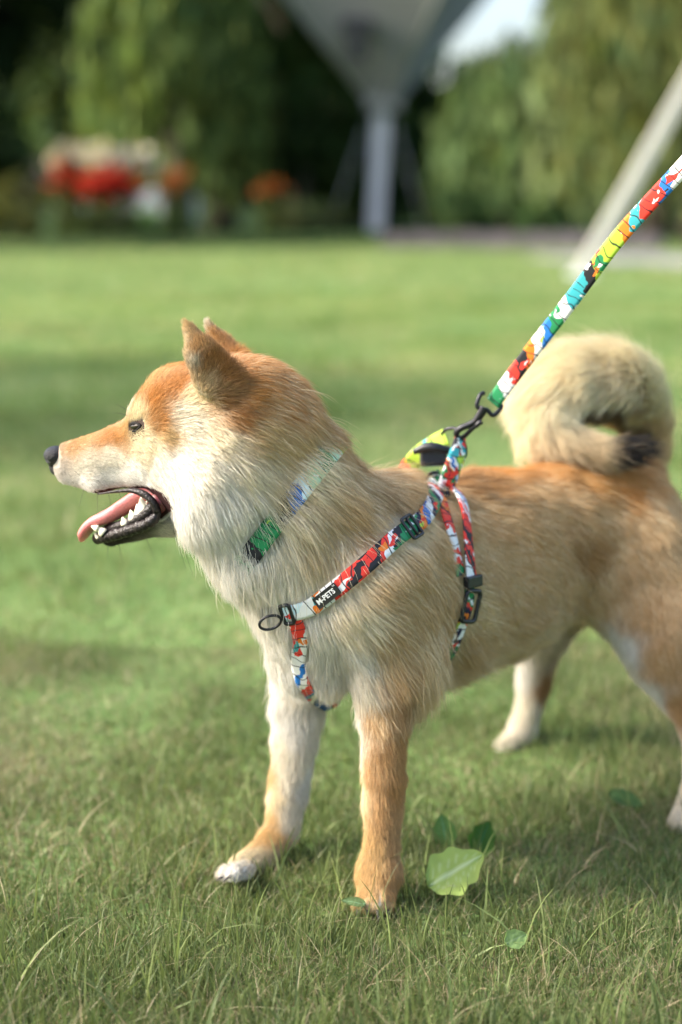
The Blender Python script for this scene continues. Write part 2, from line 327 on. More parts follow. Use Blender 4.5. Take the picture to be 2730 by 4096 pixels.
# u, v, du, dv, length mm, lift, tip colour, root colour
FUR = [
 (230, 1880, 1, .3, 4, .15, GREY, GREY), (260, 1930, 1, .3, 4, .15, WHITE, WHITE), (300, 1800, 1, 0, 4, .15, TAN, PALE), (330, 1760, 1, -.1, 4, .15, TAN, CREAM), (330, 1850, 1, .1, 5, .15, PALE, WHITE), (350, 1930, 1, .2, 5, .15, WHITE, WHITE),
 (420, 1750, 1, -.2, 5, .15, ORANGE, CREAM), (470, 1740, 1, -.2, 5, .15, ORANGE, GOLD), (430, 1830, 1, .1, 6, .15, PALE, WHITE), (450, 1915, 1, .2, 5, .15, WHITE, WHITE), (540, 1900, 1, .2, 6, .15, WHITE, WHITE),
 (490, 1720, 1, -.3, 5, .2, GOLD, PALE), (520, 1640, .5, -.8, 6, .3, PALE, PALE), (545, 1670, .6, -.7, 6, .25, CREAM, PALE), (560, 1770, 1, .1, 7, .2, CREAM, WHITE), (600, 1800, 1, .2, 9, .2, CREAM, WHITE), (640, 1850, 1, .3, 10, .25, WHITE, WHITE),
 (560, 1590, .6, -.8, 8, .3, ORANGE, CREAM), (620, 1600, .7, -.6, 9, .3, ORANGE, GOLD), (600, 1520, .6, -.7, 9, .35, GOLD, PALE), (680, 1480, .7, -.5, 10, .35, ORANGE, CREAM), (690, 1560, .8, -.4, 10, .3, ORANGE, GOLD), (640, 1690, .9, -.2, 9, .25, ORANGE, GOLD), (665, 1750, .9, .1, 10, .25, GOLD, CREAM),
 (720, 1640, .9, -.1, 11, .3, PALE, WHITE), (750, 1720, .9, .2, 14, .3, PALE, WHITE), (760, 1600, .9, -.2, 11, .3, CREAM, PALE), (780, 1820, .9, .3, 17, .3, PALE, WHITE), (720, 1900, .8, .5, 16, .3, WHITE, WHITE), (740, 2000, .7, .7, 18, .3, WHITE, WHITE), (700, 1830, .9, .3, 13, .3, WHITE, WHITE),
 (840, 1540, .9, .2, 10, .3, CREAM, PALE), (870, 1600, .9, .3, 14, .3, RUST, TAN), (900, 1500, .8, .3, 9, .3, RUST, TAN), (930, 1660, .9, .35, 20, .35, RUST, TAN), (980, 1560, .95, .2, 18, .35, ORANGE, TAN), (960, 1440, .95, .1, 12, .35, ORANGE, GOLD),
 (1050, 1500, .95, .25, 20, .4, ORANGE, CREAM), (1100, 1620, .95, .3, 28, .4, ORANGE, CREAM), (1200, 1640, .95, .3, 36, .68, TAN, CREAM), (1230, 1560, .95, .15, 33, .62, ORANGE, CREAM), (1270, 1740, .95, .25, 40, .72, TAN, CREAM), (1150, 1760, .9, .4, 32, .42, GOLD, CREAM), (1020, 1720, .9, .4, 26, .38, GOLD, CREAM),
 (880, 1740, .9, .4, 20, .35, CREAM, WHITE), (860, 1860, .8, .5, 24, .38, PALE, WHITE), (980, 1860, .8, .55, 30, .42, CREAM, WHITE), (1100, 1900, .75, .6, 34, .42, SAND, PALE), (1200, 1870, .8, .5, 38, .55, CREAM, PALE), (860, 1980, .6, .8, 28, .38, WHITE, WHITE), (980, 2010, .6, .8, 36, .52, PALE, WHITE), (1080, 2050, .55, .8, 38, .55, CREAM, WHITE),
 (790, 2110, .2, 1, 30, .48, WHITE, WHITE), (850, 2180, .0, 1, 38, .55, WHITE, WHITE), (950, 2160, .25, .95, 36, .4, WHITE, WHITE), (900, 2280, -.1, 1, 32, .5, WHITE, WHITE), (930, 2360, -.05, 1, 28, .4, WHITE, WHITE), (1010, 2420, .0, 1, 28, .32, WHITE, WHITE), (1040, 2300, .15, 1, 36, .35, PALE, WHITE),
 (1120, 2250, .3, .95, 40, .35, PALE, WHITE), (1230, 2240, .4, .9, 44, .35, CREAM, PALE), (1330, 2180, .55, .8, 46, .35, CREAM, PALE), (1250, 2120, .6, .75, 44, .35, SAND, PALE), (1350, 2080, .75, .6, 46, .32, FAWN, PALE), (1450, 2120, .75, .6, 46, .3, SAND, PALE), (1300, 1980, .85, .4, 46, .32, FAWN, CREAM),
 (1370, 1850, 1, .05, 42, .2, FAWN, CREAM), (1450, 1950, .95, .25, 44, .2, BROWN, CREAM), (1560, 1880, 1, .1, 42, .2, FAWN, CREAM), (1580, 1980, .95, .3, 46, .28, FAWN, CREAM), (1560, 2080, .85, .45, 46, .28, SAND, PALE), (1650, 1900, 1, .15, 42, .3, BROWN, CREAM), (1660, 2030, .9, .35, 38, .25, FAWN, CREAM),
 (1200, 2380, .2, 1, 36, .3, WHITE, WHITE), (1310, 2330, .35, .95, 42, .3, CREAM, PALE), (1440, 2230, .5, .85, 42, .3, SAND, PALE),
 (1060, 2540, -.1, 1, 26, .3, WHITE, WHITE), (1120, 2600, 0, 1, 26, .28, WHITE, WHITE), (1090, 2720, -.05, 1, 24, .28, WHITE, WHITE), (1180, 2720, 0, 1, 24, .25, WHITE, WHITE), (1280, 2500, .15, 1, 28, .25, WHITE, WHITE), (1290, 2640, .1, 1, 28, .25, WHITE, WHITE), (1340, 2760, .1, 1, 26, .25, WHITE, WHITE),
 (1400, 2440, .6, .75, 32, .25, CREAM, WHITE), (1500, 2350, .8, .55, 32, .22, FAWN, CREAM), (1600, 2270, .9, .45, 32, .22, FAWN, CREAM), (1420, 2570, .4, .9, 32, .25, WHITE, WHITE), (1530, 2500, .6, .8, 34, .22, FAWN, CREAM), (1640, 2420, .7, .7, 34, .22, FAWN, CREAM), (1700, 2200, .9, .35, 30, .22, FAWN, CREAM), (1740, 2330, .8, .6, 34, .22, FAWN, CREAM),
 (1450, 2700, .35, .95, 30, .25, PALE, WHITE), (1560, 2640, .45, .9, 36, .22, FAWN, CREAM), (1680, 2580, .55, .8, 40, .25, SAND, CREAM), (1720, 2480, .6, .8, 38, .22, FAWN, CREAM), (1600, 2760, .3, .95, 28, .22, BROWN, FAWN), (1680, 2690, .45, .9, 42, .32, SAND, CREAM), (1500, 2830, .2, 1, 17, .2, FAWN, CREAM), (1420, 2810, .1, 1, 17, .25, WHITE, WHITE),
 (1435, 2950, 0, 1, 12, .24, PALE, WHITE), (1458, 3150, 0, 1, 12, .25, CREAM, CREAM), (1500, 3080, .1, 1, 13, .25, FAWN, CREAM), (1550, 3000, .2, 1, 14, .24, FAWN, TAN), (1598, 2950, .3, 1, 12, .22, TAN, FAWN), (1596, 3050, .3, 1, 12, .22, TAN, FAWN), (1588, 3150, .3, 1, 11, .22, TAN, FAWN), (1580, 3270, .2, 1, 11, .22, FAWN, TAN), (1550, 3250, .2, 1, 12, .25, FAWN, GOLD), (1458, 3380, 0, 1, 10, .25, GOLD, CREAM), (1510, 3400, 0, 1, 10, .25, GOLD, CREAM), (1570, 3400, .2, 1, 11, .24, FAWN, BROWN), (1480, 3530, -.1, 1, 7, .2, GOLD, CREAM), (1560, 3540, .1, 1, 7, .2, TAN, CREAM), (1500, 3610, -.1, 1, 6, .2, SAND, PALE),
 (1112, 2960, 0, 1, 11, .22, PALE, WHITE), (1125, 2880, 0, 1, 13, .22, WHITE, WHITE), (1096, 3170, 0, 1, 11, .22, CREAM, WHITE), (1180, 2880, 0, 1, 14, .22, WHITE, WHITE), (1085, 3080, 0, 1, 12, .25, GOLD, PALE), (1180, 3050, .05, 1, 14, .22, PALE, WHITE), (1215, 3100, .05, 1, 12, .2, WHITE, WHITE), (1090, 3250, 0, 1, 11, .24, GOLD, CREAM), (1160, 3230, .05, 1, 11, .2, PALE, WHITE), (1090, 3340, -.2, 1, 7, .2, GOLD, CREAM), (1030, 3430, -.6, .7, 6, .2, CREAM, WHITE), (940, 3490, -.9, .3, 6, .2, WHITE, WHITE),
 (1800, 2060, 1, .2, 26, .2, TAN, CREAM), (1850, 2200, .98, .25, 28, .2, FAWN, CREAM), (1900, 1950, 1, .1, 24, .22, BROWN, TAN), (2000, 1870, 1, .05, 24, .25, ORANGE, TAN), (1960, 2080, 1, .15, 26, .2, TAN, CREAM), (1950, 2300, .95, .35, 30, .22, FAWN, CREAM), (1870, 2420, .85, .5, 32, .22, SAND, CREAM), (1830, 2560, .75, .65, 34, .25, FAWN, CREAM), (1860, 2680, .7, .7, 34, .3, SAND, CREAM),
 (2150, 1860, 1, .1, 24, .22, ORANGE, GOLD), (2150, 2000, 1, .15, 26, .2, TAN, CREAM), (2150, 2180, .95, .3, 28, .2, TAN, CREAM), (2080, 2420, .85, .5, 32, .22, FAWN, CREAM), (2030, 2600, .75, .65, 34, .28, SAND, CREAM), (2200, 2480, .8, .6, 32, .28, SAND, PALE), (2280, 2330, .8, .6, 30, .22, FAWN, CREAM),
 (2350, 1900, 1, .15, 24, .2, ORANGE, GOLD), (2350, 2060, .9, .4, 26, .2, TAN, CREAM), (2330, 2200, .8, .6, 28, .2, BROWN, TAN), (2500, 1950, .9, .4, 28, .2, ORANGE, TAN), (2500, 2150, .6, .8, 30, .2, TAN, CREAM), (2620, 2050, .6, .8, 34, .25, FAWN, CREAM), (2660, 2180, .4, .9, 32, .22, FAWN, CREAM),
 (2420, 2350, .5, .85, 24, .2, FAWN, CREAM), (2560, 2400, .4, .9, 26, .2, TAN, CREAM), (2680, 2400, .4, .9, 28, .2, FAWN, CREAM), (2490, 2560, .4, .9, 16, .2, WHITE, WHITE), (2600, 2750, .4, .9, 14, .2, WHITE, WHITE), (2640, 2620, .4, .9, 20, .2, TAN, CREAM), (2710, 2800, .4, .9, 14, .2, TAN, CREAM), (2720, 3000, .1, 1, 10, .2, PALE, WHITE), (2760, 3250, -.3, 1, 8, .2, PALE, WHITE),
 (2060, 2760, 0, 1, 11, .2, WHITE, WHITE), (2120, 2820, 0, 1, 10, .2, PALE, WHITE), (2180, 2740, .1, 1, 12, .2, BROWN, BROWN), (2090, 2920, -.1, 1, 8, .2, PALE, WHITE), (2020, 3000, -.7, .6, 7, .2, PALE, WHITE),
 (400, 2165, 1, .3, 4, .2, DARK, DARK), (470, 2180, 1, .1, 5, .2, DARK, GREY), (560, 2150, 1, -.1, 6, .2, (.22, .19, .15), GREY), (640, 2110, 1, -.1, 9, .22, PALE, WHITE), (700, 2090, .9, .3, 13, .25, WHITE, WHITE), (480, 2120, 1, .1, 3, .12, DARK, DARK), (580, 2080, 1, 0, 3, .12, DARK, DARK), (650, 2035, 1, 0, 4, .12, DARK, DARK),
 (778, 1450, -.3, -1, 5, .3, PALE, WHITE), (812, 1580, -.1, -1, 7, .3, CREAM, PALE), (752, 1380, -.3, -1, 4, .3, CREAM, PALE), (735, 1300, -.3, -1, 4, .3, GOLD, CREAM), (800, 1370, -.3, -1, 5, .25, TAN, BROWN), (790, 1400, -.3, -1, 5, .25, TAN, BROWN), (830, 1500, -.3, -1, 6, .25, RUST, BROWN), (815, 1450, -.3, -1, 6, .25, RUST, BROWN), (850, 1550, -.2, -1, 7, .25, RUST, BROWN), (850, 1450, -.3, -1, 6, .25, RUST, BROWN), (890, 1480, -.2, -1, 7, .25, RUST, BROWN),
 (825, 1300, -.2, -1, 4, .3, PALE, CREAM), (870, 1350, -.2, -1, 5, .3, TAN, CREAM), (910, 1390, 0, -1, 6, .3, BROWN, TAN),
]
CP = []; CN = []; CD = []; CL = []; CI = []; CT = []; CR = []
for (u, v, du, dv, ln, lf, ct, cr) in FUR:
    p, n = hit(u, v)
    CP.append(p); CN.append(n); CD.append(unit(RIGHT * du - UP * dv)); CL.append(ln / 1000); CI.append(lf); CT.append(ct); CR.append(cr)
CP, CN, CD, CL, CI, CT, CR = [np.array(a, np.float32) for a in (CP, CN, CD, CL, CI, CT, CR)]

def fur_map(p, n, sharp=False):
    p = p.astype(np.float32); n = n.astype(np.float32); out = []
    for s in range(0, len(p), 40000):
        a = p[s:s + 40000]; b = n[s:s + 40000]
        d2 = ((a[:, None] - CP[None]) ** 2).sum(-1) + (.018 ** 2) * ((b[:, None] - CN[None]) ** 2).sum(-1)
        w = 1 / (d2 + 4.5e-5) ** 2.2; w /= w.sum(1, keepdims=True)
        out.append(np.concatenate([w @ CD, (w @ CL)[:, None], (w @ CI)[:, None], w @ CT, w @ CR], 1))
    return np.concatenate(out)

# where no fur grows: nose, mouth, lips, eye
EYE_P, EYE_N = hit(543, 1707)
LIPLINE = catmull([P(*q) for q in ((660, 1990, 1.27), (672, 2030, 1.268), (640, 2066, 1.27), (560, 2092, 1.28), (470, 2122, 1.295), (400, 2140, 1.31))], 40)
vn = sdf_grad(bv)
fm = fur_map(bv, vn)
skin = fm[:, 5:8] * .5 + fm[:, 8:11] * .5
def mouth_mask(p):
    """1 inside the opened mouth and on the lips"""
    q = p - CAM; z = q @ FWD; u = W0 / 2 + F * (q @ RIGHT) / z; v = H0 / 2 - F * (q @ UP) / z
    top = np.interp(u, [250, 357, 432, 535, 598, 660, 690, 700], [1930, 1958, 1950, 1935, 1938, 1965, 2010, 2030])
    bot = np.interp(u, [380, 420, 482, 560, 627, 668, 690, 700], [2150, 2150, 2142, 2118, 2090, 2065, 2040, 2030])
    return (u > 285) & (u < 694) & (v > top) & (v < bot), u, v
mm, uu, vv = mouth_mask(bv)
skin[mm] = (.03, .012, .013)
skin[np.linalg.norm(bv - EYE_P, axis=1) < .013] = (.05, .035, .03)
body = None
dog_root = empty('dog', (.03, 1.32, 0), 'tan and white shiba dog standing on the lawn, mouth open, tail curled', 'dog')
body = fast_mesh('body', bv, bq, M_skin, dog_root, True, skin)

# ------------------------------------------------------------------ straps lying on the coat
def strap_arrays(c, nrm, w, th, uoff=0.0):
    c = np.asarray(c); n = len(c); t = unit(np.gradient(c, axis=0)); s = unit(np.cross(t, nrm)); nn = np.cross(s, t)
    nn *= np.sign((nn * nrm).sum(1))[:, None]
    w = np.broadcast_to(w, (n,))[:, None]
    prof = [(-1, -.5), (-1, .4), (-.6, .62), (0, .68), (.6, .62), (1, .4), (1, -.5)]
    v = np.stack([c + s * w * .5 * a + nn * th * b for a, b in prof], 1)
    L = np.concatenate([[0], np.cumsum(np.linalg.norm(np.diff(c, axis=0), axis=1))])
    k = len(prof)
    uv = np.stack([np.repeat(L[:, None], k, 1) / L[-1], np.repeat(np.array([(a + 1) / 2 for a, b in prof])[None], n, 0)], -1)
    i, j = np.meshgrid(np.arange(n - 1), np.arange(k), indexing='ij'); j2 = (j + 1) % k
    q = np.stack([i * k + j, i * k + j2, (i + 1) * k + j2, (i + 1) * k + j], -1).reshape(-1, 4)
    return v.reshape(-1, 3), q, uv.reshape(-1, 2), L[-1]
def smooth_path(c, it=6):
    c = c.copy()
    for _ in range(it): c[1:-1] = .25 * c[:-2] + .5 * c[1:-1] + .25 * c[2:]
    return c
def surf_path(pts, n, off):
    uv = catmull(pts, n); C = []; N = []
    for u, v in uv:
        p, m = hit(u, v); C.append(p); N.append(m)
    C = smooth_path(np.array(C), 8); N = unit(smooth_path(np.array(N), 12))
    return C + N * off, N

PAL = dict(w=(.80, .80, .80), r=(.75, .045, .03), n=(.012, .014, .05), k=(.018, .018, .024), g=(.02, .23, .085), l=(.42, .62, .06), o=(.80, .20, .02), t=(.04, .36, .42), b=(.02, .17, .55), p=(.72, .25, .25), d=(.03, .10, .30), m=(.45, .70, .50), c=(.62, .78, .85))
def print_mat(name, bands, length, shear=.5, seed=0.0, busy=.5):
    """printed webbing: bands = string of palette letters laid along the strap, broken up by cells and scribbles"""
    m = bpy.data.materials.new(name); m.use_nodes = True; nt = m.node_tree; N = nt.nodes.new; K = nt.links.new
    b = nt.nodes['Principled BSDF']; b.inputs['Roughness'].default_value = .55; b.inputs['Specular IOR Level'].default_value = .3
    uvn = N('ShaderNodeUVMap'); sp = N('ShaderNodeSeparateXYZ'); K(uvn.outputs[0], sp.inputs[0])
    def math_(op, a, c, clamp=False):
        x = N('ShaderNodeMath'); x.operation = op; x.use_clamp = clamp
        for i, y in enumerate((a, c)):
            if y is None: continue
            if isinstance(y, (int, float)): x.inputs[i].default_value = y
            else: K(y, x.inputs[i])
        return x.outputs[0]
    cb = N('ShaderNodeCombineXYZ'); ln = math_('MULTIPLY', sp.outputs[0], length / .016); K(ln, cb.inputs[0]); K(sp.outputs[1], cb.inputs[1]); cb.inputs[2].default_value = seed
    nz = N('ShaderNodeTexNoise'); nz.inputs['Scale'].default_value = 1.6; nz.inputs['Detail'].default_value = 1; K(cb.outputs[0], nz.inputs['Vector'])
    dis = math_('MULTIPLY', math_('SUBTRACT', nz.outputs['Fac'], .5), 1.5)
    sh = math_('MULTIPLY', math_('SUBTRACT', sp.outputs[1], .5), shear)
    pos = math_('DIVIDE', math_('ADD', math_('ADD', ln, dis), sh), length / .016)
    def ramp(fac, cols):
        r = N('ShaderNodeValToRGB'); r.color_ramp.interpolation = 'CONSTANT'; e = r.color_ramp.elements
        while len(e) < len(cols): e.new(.5)
        for i, c in enumerate(cols): e[i].position = i / len(cols); e[i].color = (*PAL[c], 1)
        K(fac, r.inputs[0]); return r.outputs[0]
    base = ramp(pos, bands[:32])
    vo = N('ShaderNodeTexVoronoi'); vo.inputs['Scale'].default_value = 1.5
    mp = N('ShaderNodeMapping'); mp.inputs['Rotation'].default_value = (0, 0, .6); mp.inputs['Scale'].default_value = (1, 2.0, 1); mp.inputs['Location'].default_value = (seed, seed * .7, 0)
    nadd = N('ShaderNodeVectorMath'); nadd.operation = 'ADD'; sc = N('ShaderNodeVectorMath'); sc.operation = 'SCALE'; sc.inputs['Scale'].default_value = .7
    K(nz.outputs['Color'], sc.inputs[0]); K(cb.outputs[0], nadd.inputs[0]); K(sc.outputs[0], nadd.inputs[1]); K(nadd.outputs[0], mp.inputs[0]); K(mp.outputs[0], vo.inputs['Vector'])
    sv = N('ShaderNodeSeparateColor'); K(vo.outputs['Color'], sv.inputs[0])
    cells = ramp(sv.outputs[0], 'wnrwbgkotwrl')
    msk = math_('LESS_THAN', sv.outputs[1], busy)
    mx = N('ShaderNodeMix'); mx.data_type = 'RGBA'; K(msk, mx.inputs[0]); K(base, mx.inputs[6]); K(cells, mx.inputs[7])
    wv = N('ShaderNodeTexWave'); wv.inputs['Scale'].default_value = .55; wv.inputs['Distortion'].default_value = 9; wv.inputs['Detail'].default_value = 1.5; wv.inputs['Phase Offset'].default_value = seed; K(cb.outputs[0], wv.inputs['Vector'])
    l1 = math_('GREATER_THAN', wv.outputs['Fac'], .965); l1 = math_('MULTIPLY', l1, .9)
    m2 = N('ShaderNodeMix'); m2.data_type = 'RGBA'; K(l1, m2.inputs[0]); K(mx.outputs[2], m2.inputs[6]); m2.inputs[7].default_value = (*PAL['k'], 1)
    n3 = N('ShaderNodeTexNoise'); n3.inputs['Scale'].default_value = 1.7; n3.inputs['Detail'].default_value = 2; K(nadd.outputs[0], n3.inputs['Vector'])
    l2 = math_('GREATER_THAN', n3.outputs['Fac'], .70)
    m3 = N('ShaderNodeMix'); m3.data_type = 'RGBA'; K(l2, m3.inputs[0]); K(m2.outputs[2], m3.inputs[6]); m3.inputs[7].default_value = (*PAL['w'], 1)
    K(m3.outputs[2], b.inputs['Base Color'])
    wt = N('ShaderNodeTexWave'); wt.inputs['Scale'].default_value = 14; wt.bands_direction = 'DIAGONAL'; K(cb.outputs[0], wt.inputs['Vector'])
    bp = N('ShaderNodeBump'); bp.inputs['Strength'].default_value = .25; bp.inputs['Distance'].default_value = .0004; K(wt.outputs['Fac'], bp.inputs['Height']); K(bp.outputs[0], b.inputs['Normal'])
    return m
CLEAR = []          # (centres, normals, half width, share of covering hairs removed)
def strap(name, c, n, w, bands, parent, th=.0016, shear=.5, seed=0.0, busy=.35, clear=None, label=None):
    v, q, uv, L = strap_arrays(c, n, w, th)
    o = fast_mesh(name, v, q, print_mat(name + '_print', bands, L, shear, seed, busy), parent, True, None, uv)
    if label: o['label'] = label
    if clear is not None: CLEAR.append((np.asarray(c), np.asarray(n), w / 2, clear))
    return o

harness = empty('harness', (.05, 1.30, .25), 'colourful printed webbing harness buckled round the chest of the dog', 'harness')
# chest strap
c1, n1 = surf_path([(1150, 2432), (1216, 2423), (1293, 2391), (1391, 2324), (1489, 2240), (1573, 2163), (1658, 2098), (1715, 2020), (1738, 1950)], 70, .0092)
strap('strap', c1, n1, .0150, 'cwwwwrrkrkrwkgggnobwngnwrkwtkwtw', harness, seed=1.3, busy=.12, shear=1.2, clear=.985)
# breast strap going down between the front legs
c3, n3 = surf_path([(1178, 2440), (1205, 2500), (1210, 2560), (1203, 2633), (1228, 2717), (1265, 2787), (1315, 2835)], 40, .0085)
c3 = np.vstack([c3[:-4], [c3[-5] + FWD * .012 + RIGHT * .004, c3[-5] + FWD * .028 + RIGHT * .008, c3[-5] + FWD * .05 + RIGHT * .012]]); n3 = np.vstack([n3[:-4], n3[-4:-1]])
strap('strap', c3, n3, .0125, 'rrrwwwwbwrrbtwwddddkrrkk', harness, seed=4.1, busy=.08, shear=-1.6, clear=.985)
# girth strap behind the elbow
c2, n2 = surf_path([(1738, 1990), (1757, 2060), (1782, 2150), (1803, 2240), (1815, 2300)], 40, .0075)
strap('strap', c2, n2, .0130, 'koorokrrrrwwwrwrgg', harness, seed=7.7, busy=.1, clear=.985)
c4, n4 = surf_path([(1768, 1988), (1800, 1998), (1822, 2060), (1832, 2150), (1838, 2230), (1845, 2310)], 40, .0115)
strap('strap', c4, n4, np.interp(np.linspace(0, 1, 40), [0, .35, .6, 1], [.0140, .0105, .0115, .0140]), 'rrwwbcwwrwrrrrkkrrkrkww', harness, seed=2.2, busy=.06, shear=1.2, clear=None)
CLEAR.append((c4, n4, .006, .985))
c5, n5 = surf_path([(1848, 2330), (1848, 2400), (1826, 2470), (1800, 2545), (1770, 2610), (1735, 2660)], 40, .0085)
strap('strap', c5, n5, .0130, 'ggwgrnnokowwnnwgkggkgwlkwk', harness, seed=5.9, busy=.15, clear=.98)

def rounded(c, ax, ay, hx, hy, r, n=6):
    pts = []
    for sx, sy, a0 in ((1, 1, 0), (-1, 1, 90), (-1, -1, 180), (1, -1, 270)):
        for k in range(n + 1):
            a = R(a0 + 90 * k / n); pts.append(c + ax * (sx * (hx - r) + r * math.cos(a)) + ay * (sy * (hy - r) + r * math.sin(a)))
    return np.array(pts)
def frame_at(c, n, i):
    t = unit(c[min(i + 1, len(c) - 1)] - c[max(i - 1, 0)]); s = unit(np.cross(t, n[i])); return c[i], t, s, np.cross(s, t) * np.sign(np.dot(np.cross(s, t), n[i]))
def slider(path, nrm, i, hx, hy, name='buckle', bar=True):
    c, t, s, nn = frame_at(path, nrm, i); c = c + nn * .0022; m = MB()
    m.tube(rounded(c, t, s, hx, hy, .0022), .0014, 8, True, ref=nn)
    if bar: m.tube(np.array([c - s * hy, c + s * hy]), .0013, 8)
    CLEAR.append((np.array([c - t * hx, c - t * hx * .5, c, c + t * hx * .5, c + t * hx]), np.array([nn] * 5), hy + .003, .985))
    return m.build(name, M_black, harness)
slider(c1, n1, 49, .0085, .0098)
# girth buckle: clip block and frame
c, t, s, nn = frame_at(c5, n5, 0)
m = MB(); m.box(c + nn * .004 - t * .002, t * .0052, s * .0105, nn * .0034); o = m.build('buckle_clip', M_black, harness, False)
bm_ = o.modifiers.new('bevel', 'BEVEL'); bm_.width = .0012; bm_.segments = 2
m = MB(); cc, t, s, nn = frame_at(c5, n5, 9); cc = cc + nn * .003
m.tube(rounded(cc, t, s, .0140, .0098, .004), .0021, 8, True, ref=nn); m.build('buckle', M_black, harness)
CLEAR.append((c5[:18], n5[:18], .013, .985))
# breast ring with its webbing ends
c, t, s, nn = frame_at(c1, n1, 1)
rc_ = c - t * .012 + nn * .004 - s * 0
a = np.linspace(0, 2 * math.pi, 33)[:-1]
e1 = unit(-RIGHT * .9 - UP * .15); e2 = unit(UP * .8 + RIGHT * .1 - FWD * .45)
ring = MB().tube(np.stack([P(1108, 2448, 1.2) * 0 + rc_ + e1 * (.009 * math.cos(x) + .002) + e2 * .0068 * math.sin(x) - UP * .003 for x in a]), .0012, 8, True).build('ring', M_metal, harness)
CLEAR.append((np.array([rc_ + e1 * k * .003 for k in range(-4, 6)]), np.array([nn] * 10), .008, .96))
m = MB(); m.tube(rounded(c + nn * .001, t, s, .004, .009, .002), .0017, 8, True, ref=nn); m.build('loop_slider', M_black, harness)
# the sewn-on label and its lettering
i0 = 17; c, t, s, nn = frame_at(c1, n1, i0)
if np.dot(t, RIGHT) < 0: t = -t
s = unit(np.cross(nn, t)); up_ = s if np.dot(s, UP) > 0 else -s
lab = MB(); lab.box(c + nn * .0022, t * .0128, up_ * .0054, nn * .0006); lo_ = lab.build('name_label', mat('label_rubber', (.010, .010, .012), .5), harness, False)
bm_ = lo_.modifiers.new('bevel', 'BEVEL'); bm_.width = .0004; bm_.segments = 2
rim = MB().tube(rounded(c + nn * .0028, t, up_, .0124, .0050, .0008), .0003, 6, True, ref=nn).build('stitching', M_black, lo_)
M_ink = mat('label_print', (.80, .80, .80), .5)
def lettering(txt, org, size, bold=0.0):
    cu = bpy.data.curves.new('letters', 'FONT'); cu.body = txt; cu.size = size; cu.align_x = 'CENTER'; cu.align_y = 'CENTER'; cu.offset = bold; cu.extrude = .00012; cu.resolution_u = 3
    ob = bpy.data.objects.new('tmp', cu); scene.collection.objects.link(ob)
    bpy.context.view_layer.update()
    me = bpy.data.meshes.new_from_object(ob.evaluated_get(bpy.context.evaluated_depsgraph_get())); bpy.data.objects.remove(ob)
    me.materials.append(M_ink); me.name = 'lettering'
    l = bpy.data.objects.new('lettering', me); X = t; Y = up_; Z = np.cross(X, Y)
    M4 = Matrix(((X[0], Y[0], Z[0], org[0]), (X[1], Y[1], Z[1], org[1]), (X[2], Y[2], Z[2], org[2]), (0, 0, 0, 1)))
    me.transform(M4)
    return link(l, lo_)
sgn = 1 if np.dot(np.cross(t, up_), nn) > 0 else -1
lettering('M-PETS', c + nn * .0031 - t * .0006, .0062, .00018)
lettering('TM', c + nn * .0031 + t * .0108 + up_ * .0034, .0020)
CLEAR.append((np.array([c + t * k * .002 for k in range(-6, 7)]), np.array([nn] * 13), .0070, .985))

# straps drawn up from the back to the leash
def free_path(pts, n): return catmull([P(*q) for q in pts], n)
YB = [hit(1780, 1985)[0][1] - .010, hit(1735, 1960)[0][1] - .010]
f1 = free_path([(1842, 1748, 1.405), (1832, 1810, 1.400), (1812, 1870, .6 * 1.40 + .4 * YB[0]), (1785, 1950, YB[0] + .004)], 24)
strap('strap', f1, np.tile(unit(np.array([.25, -.95, .15])), (24, 1)), np.interp(np.linspace(0, 1, 24), [0, .3, 1], [.010, .0155, .0165]), 'ttwkrwlgwbwonrgw', harness, seed=3.3, busy=.15, shear=1.5)
f2 = free_path([(1738, 1885, 1.40), (1765, 1930, YB[0] + .006), (1787, 1957, YB[0] + .004)], 14)
strap('strap', f2, np.tile(unit(np.array([.1, -.9, .4])), (14, 1)), .008, 'gwggwg', harness, seed=9.1, busy=.0)
f3 = free_path([(1622, 1890, 1.455), (1665, 1832, 1.452), (1720, 1786, 1.446), (1785, 1748, 1.44)], 24)
strap('strap', f3, np.tile(unit(np.array([.35, -.75, .55])), (24, 1)), .0165, 'rollllltlllll', harness, seed=6.5, busy=.0)
# side-release buckle
bx = unit(P(1800, 1795, 1.42) - P(1655, 1800, 1.42)); by = unit(UP - np.dot(UP, bx) * bx); bz = np.cross(bx, by)
bc = P(1735, 1832, 1.428)
m = MB(); m.box(bc, bx * .0128, by * .0078, bz * .0034); o = m.build('release_buckle', M_black, harness, False); bm_ = o.modifiers.new('bevel', 'BEVEL'); bm_.width = .003; bm_.segments = 3
m = MB(); m.tube(catmull([P(1655, 1808, 1.422), (P(1700, 1792, 1.42)), P(1740, 1790, 1.418), P(1800, 1803, 1.42)], 14), np.interp(np.linspace(0, 1, 14), [0, .3, .6, 1], [.0026, .0046, .0048, .0034]), 10); m.build('buckle_prong', M_black, o)
# rings at the top
m = MB(); m.tube(free_path([(1767, 1737, 1.42), (1785, 1718, 1.415), (1822, 1714, 1.41), (1832, 1740, 1.405), (1860, 1775, 1.405), (1864, 1820, 1.408), (1855, 1830, 1.41)], 30), .0015, 8); m.build('ring', M_metal, harness)
m = MB(); m.tube(free_path([(1712, 1955, YB[1]), (1708, 1918, YB[1] + .004), (1724, 1893, 1.395), (1750, 1890, 1.399)], 20), .0016, 8); m.build('ring', M_metal, harness)
m = MB(); m.tube(free_path([(1790, 1948, YB[0] + .002), (1791, 1988, YB[0] - .003)], 6), .0026, 8); m.build('ring', M_metal, harness)

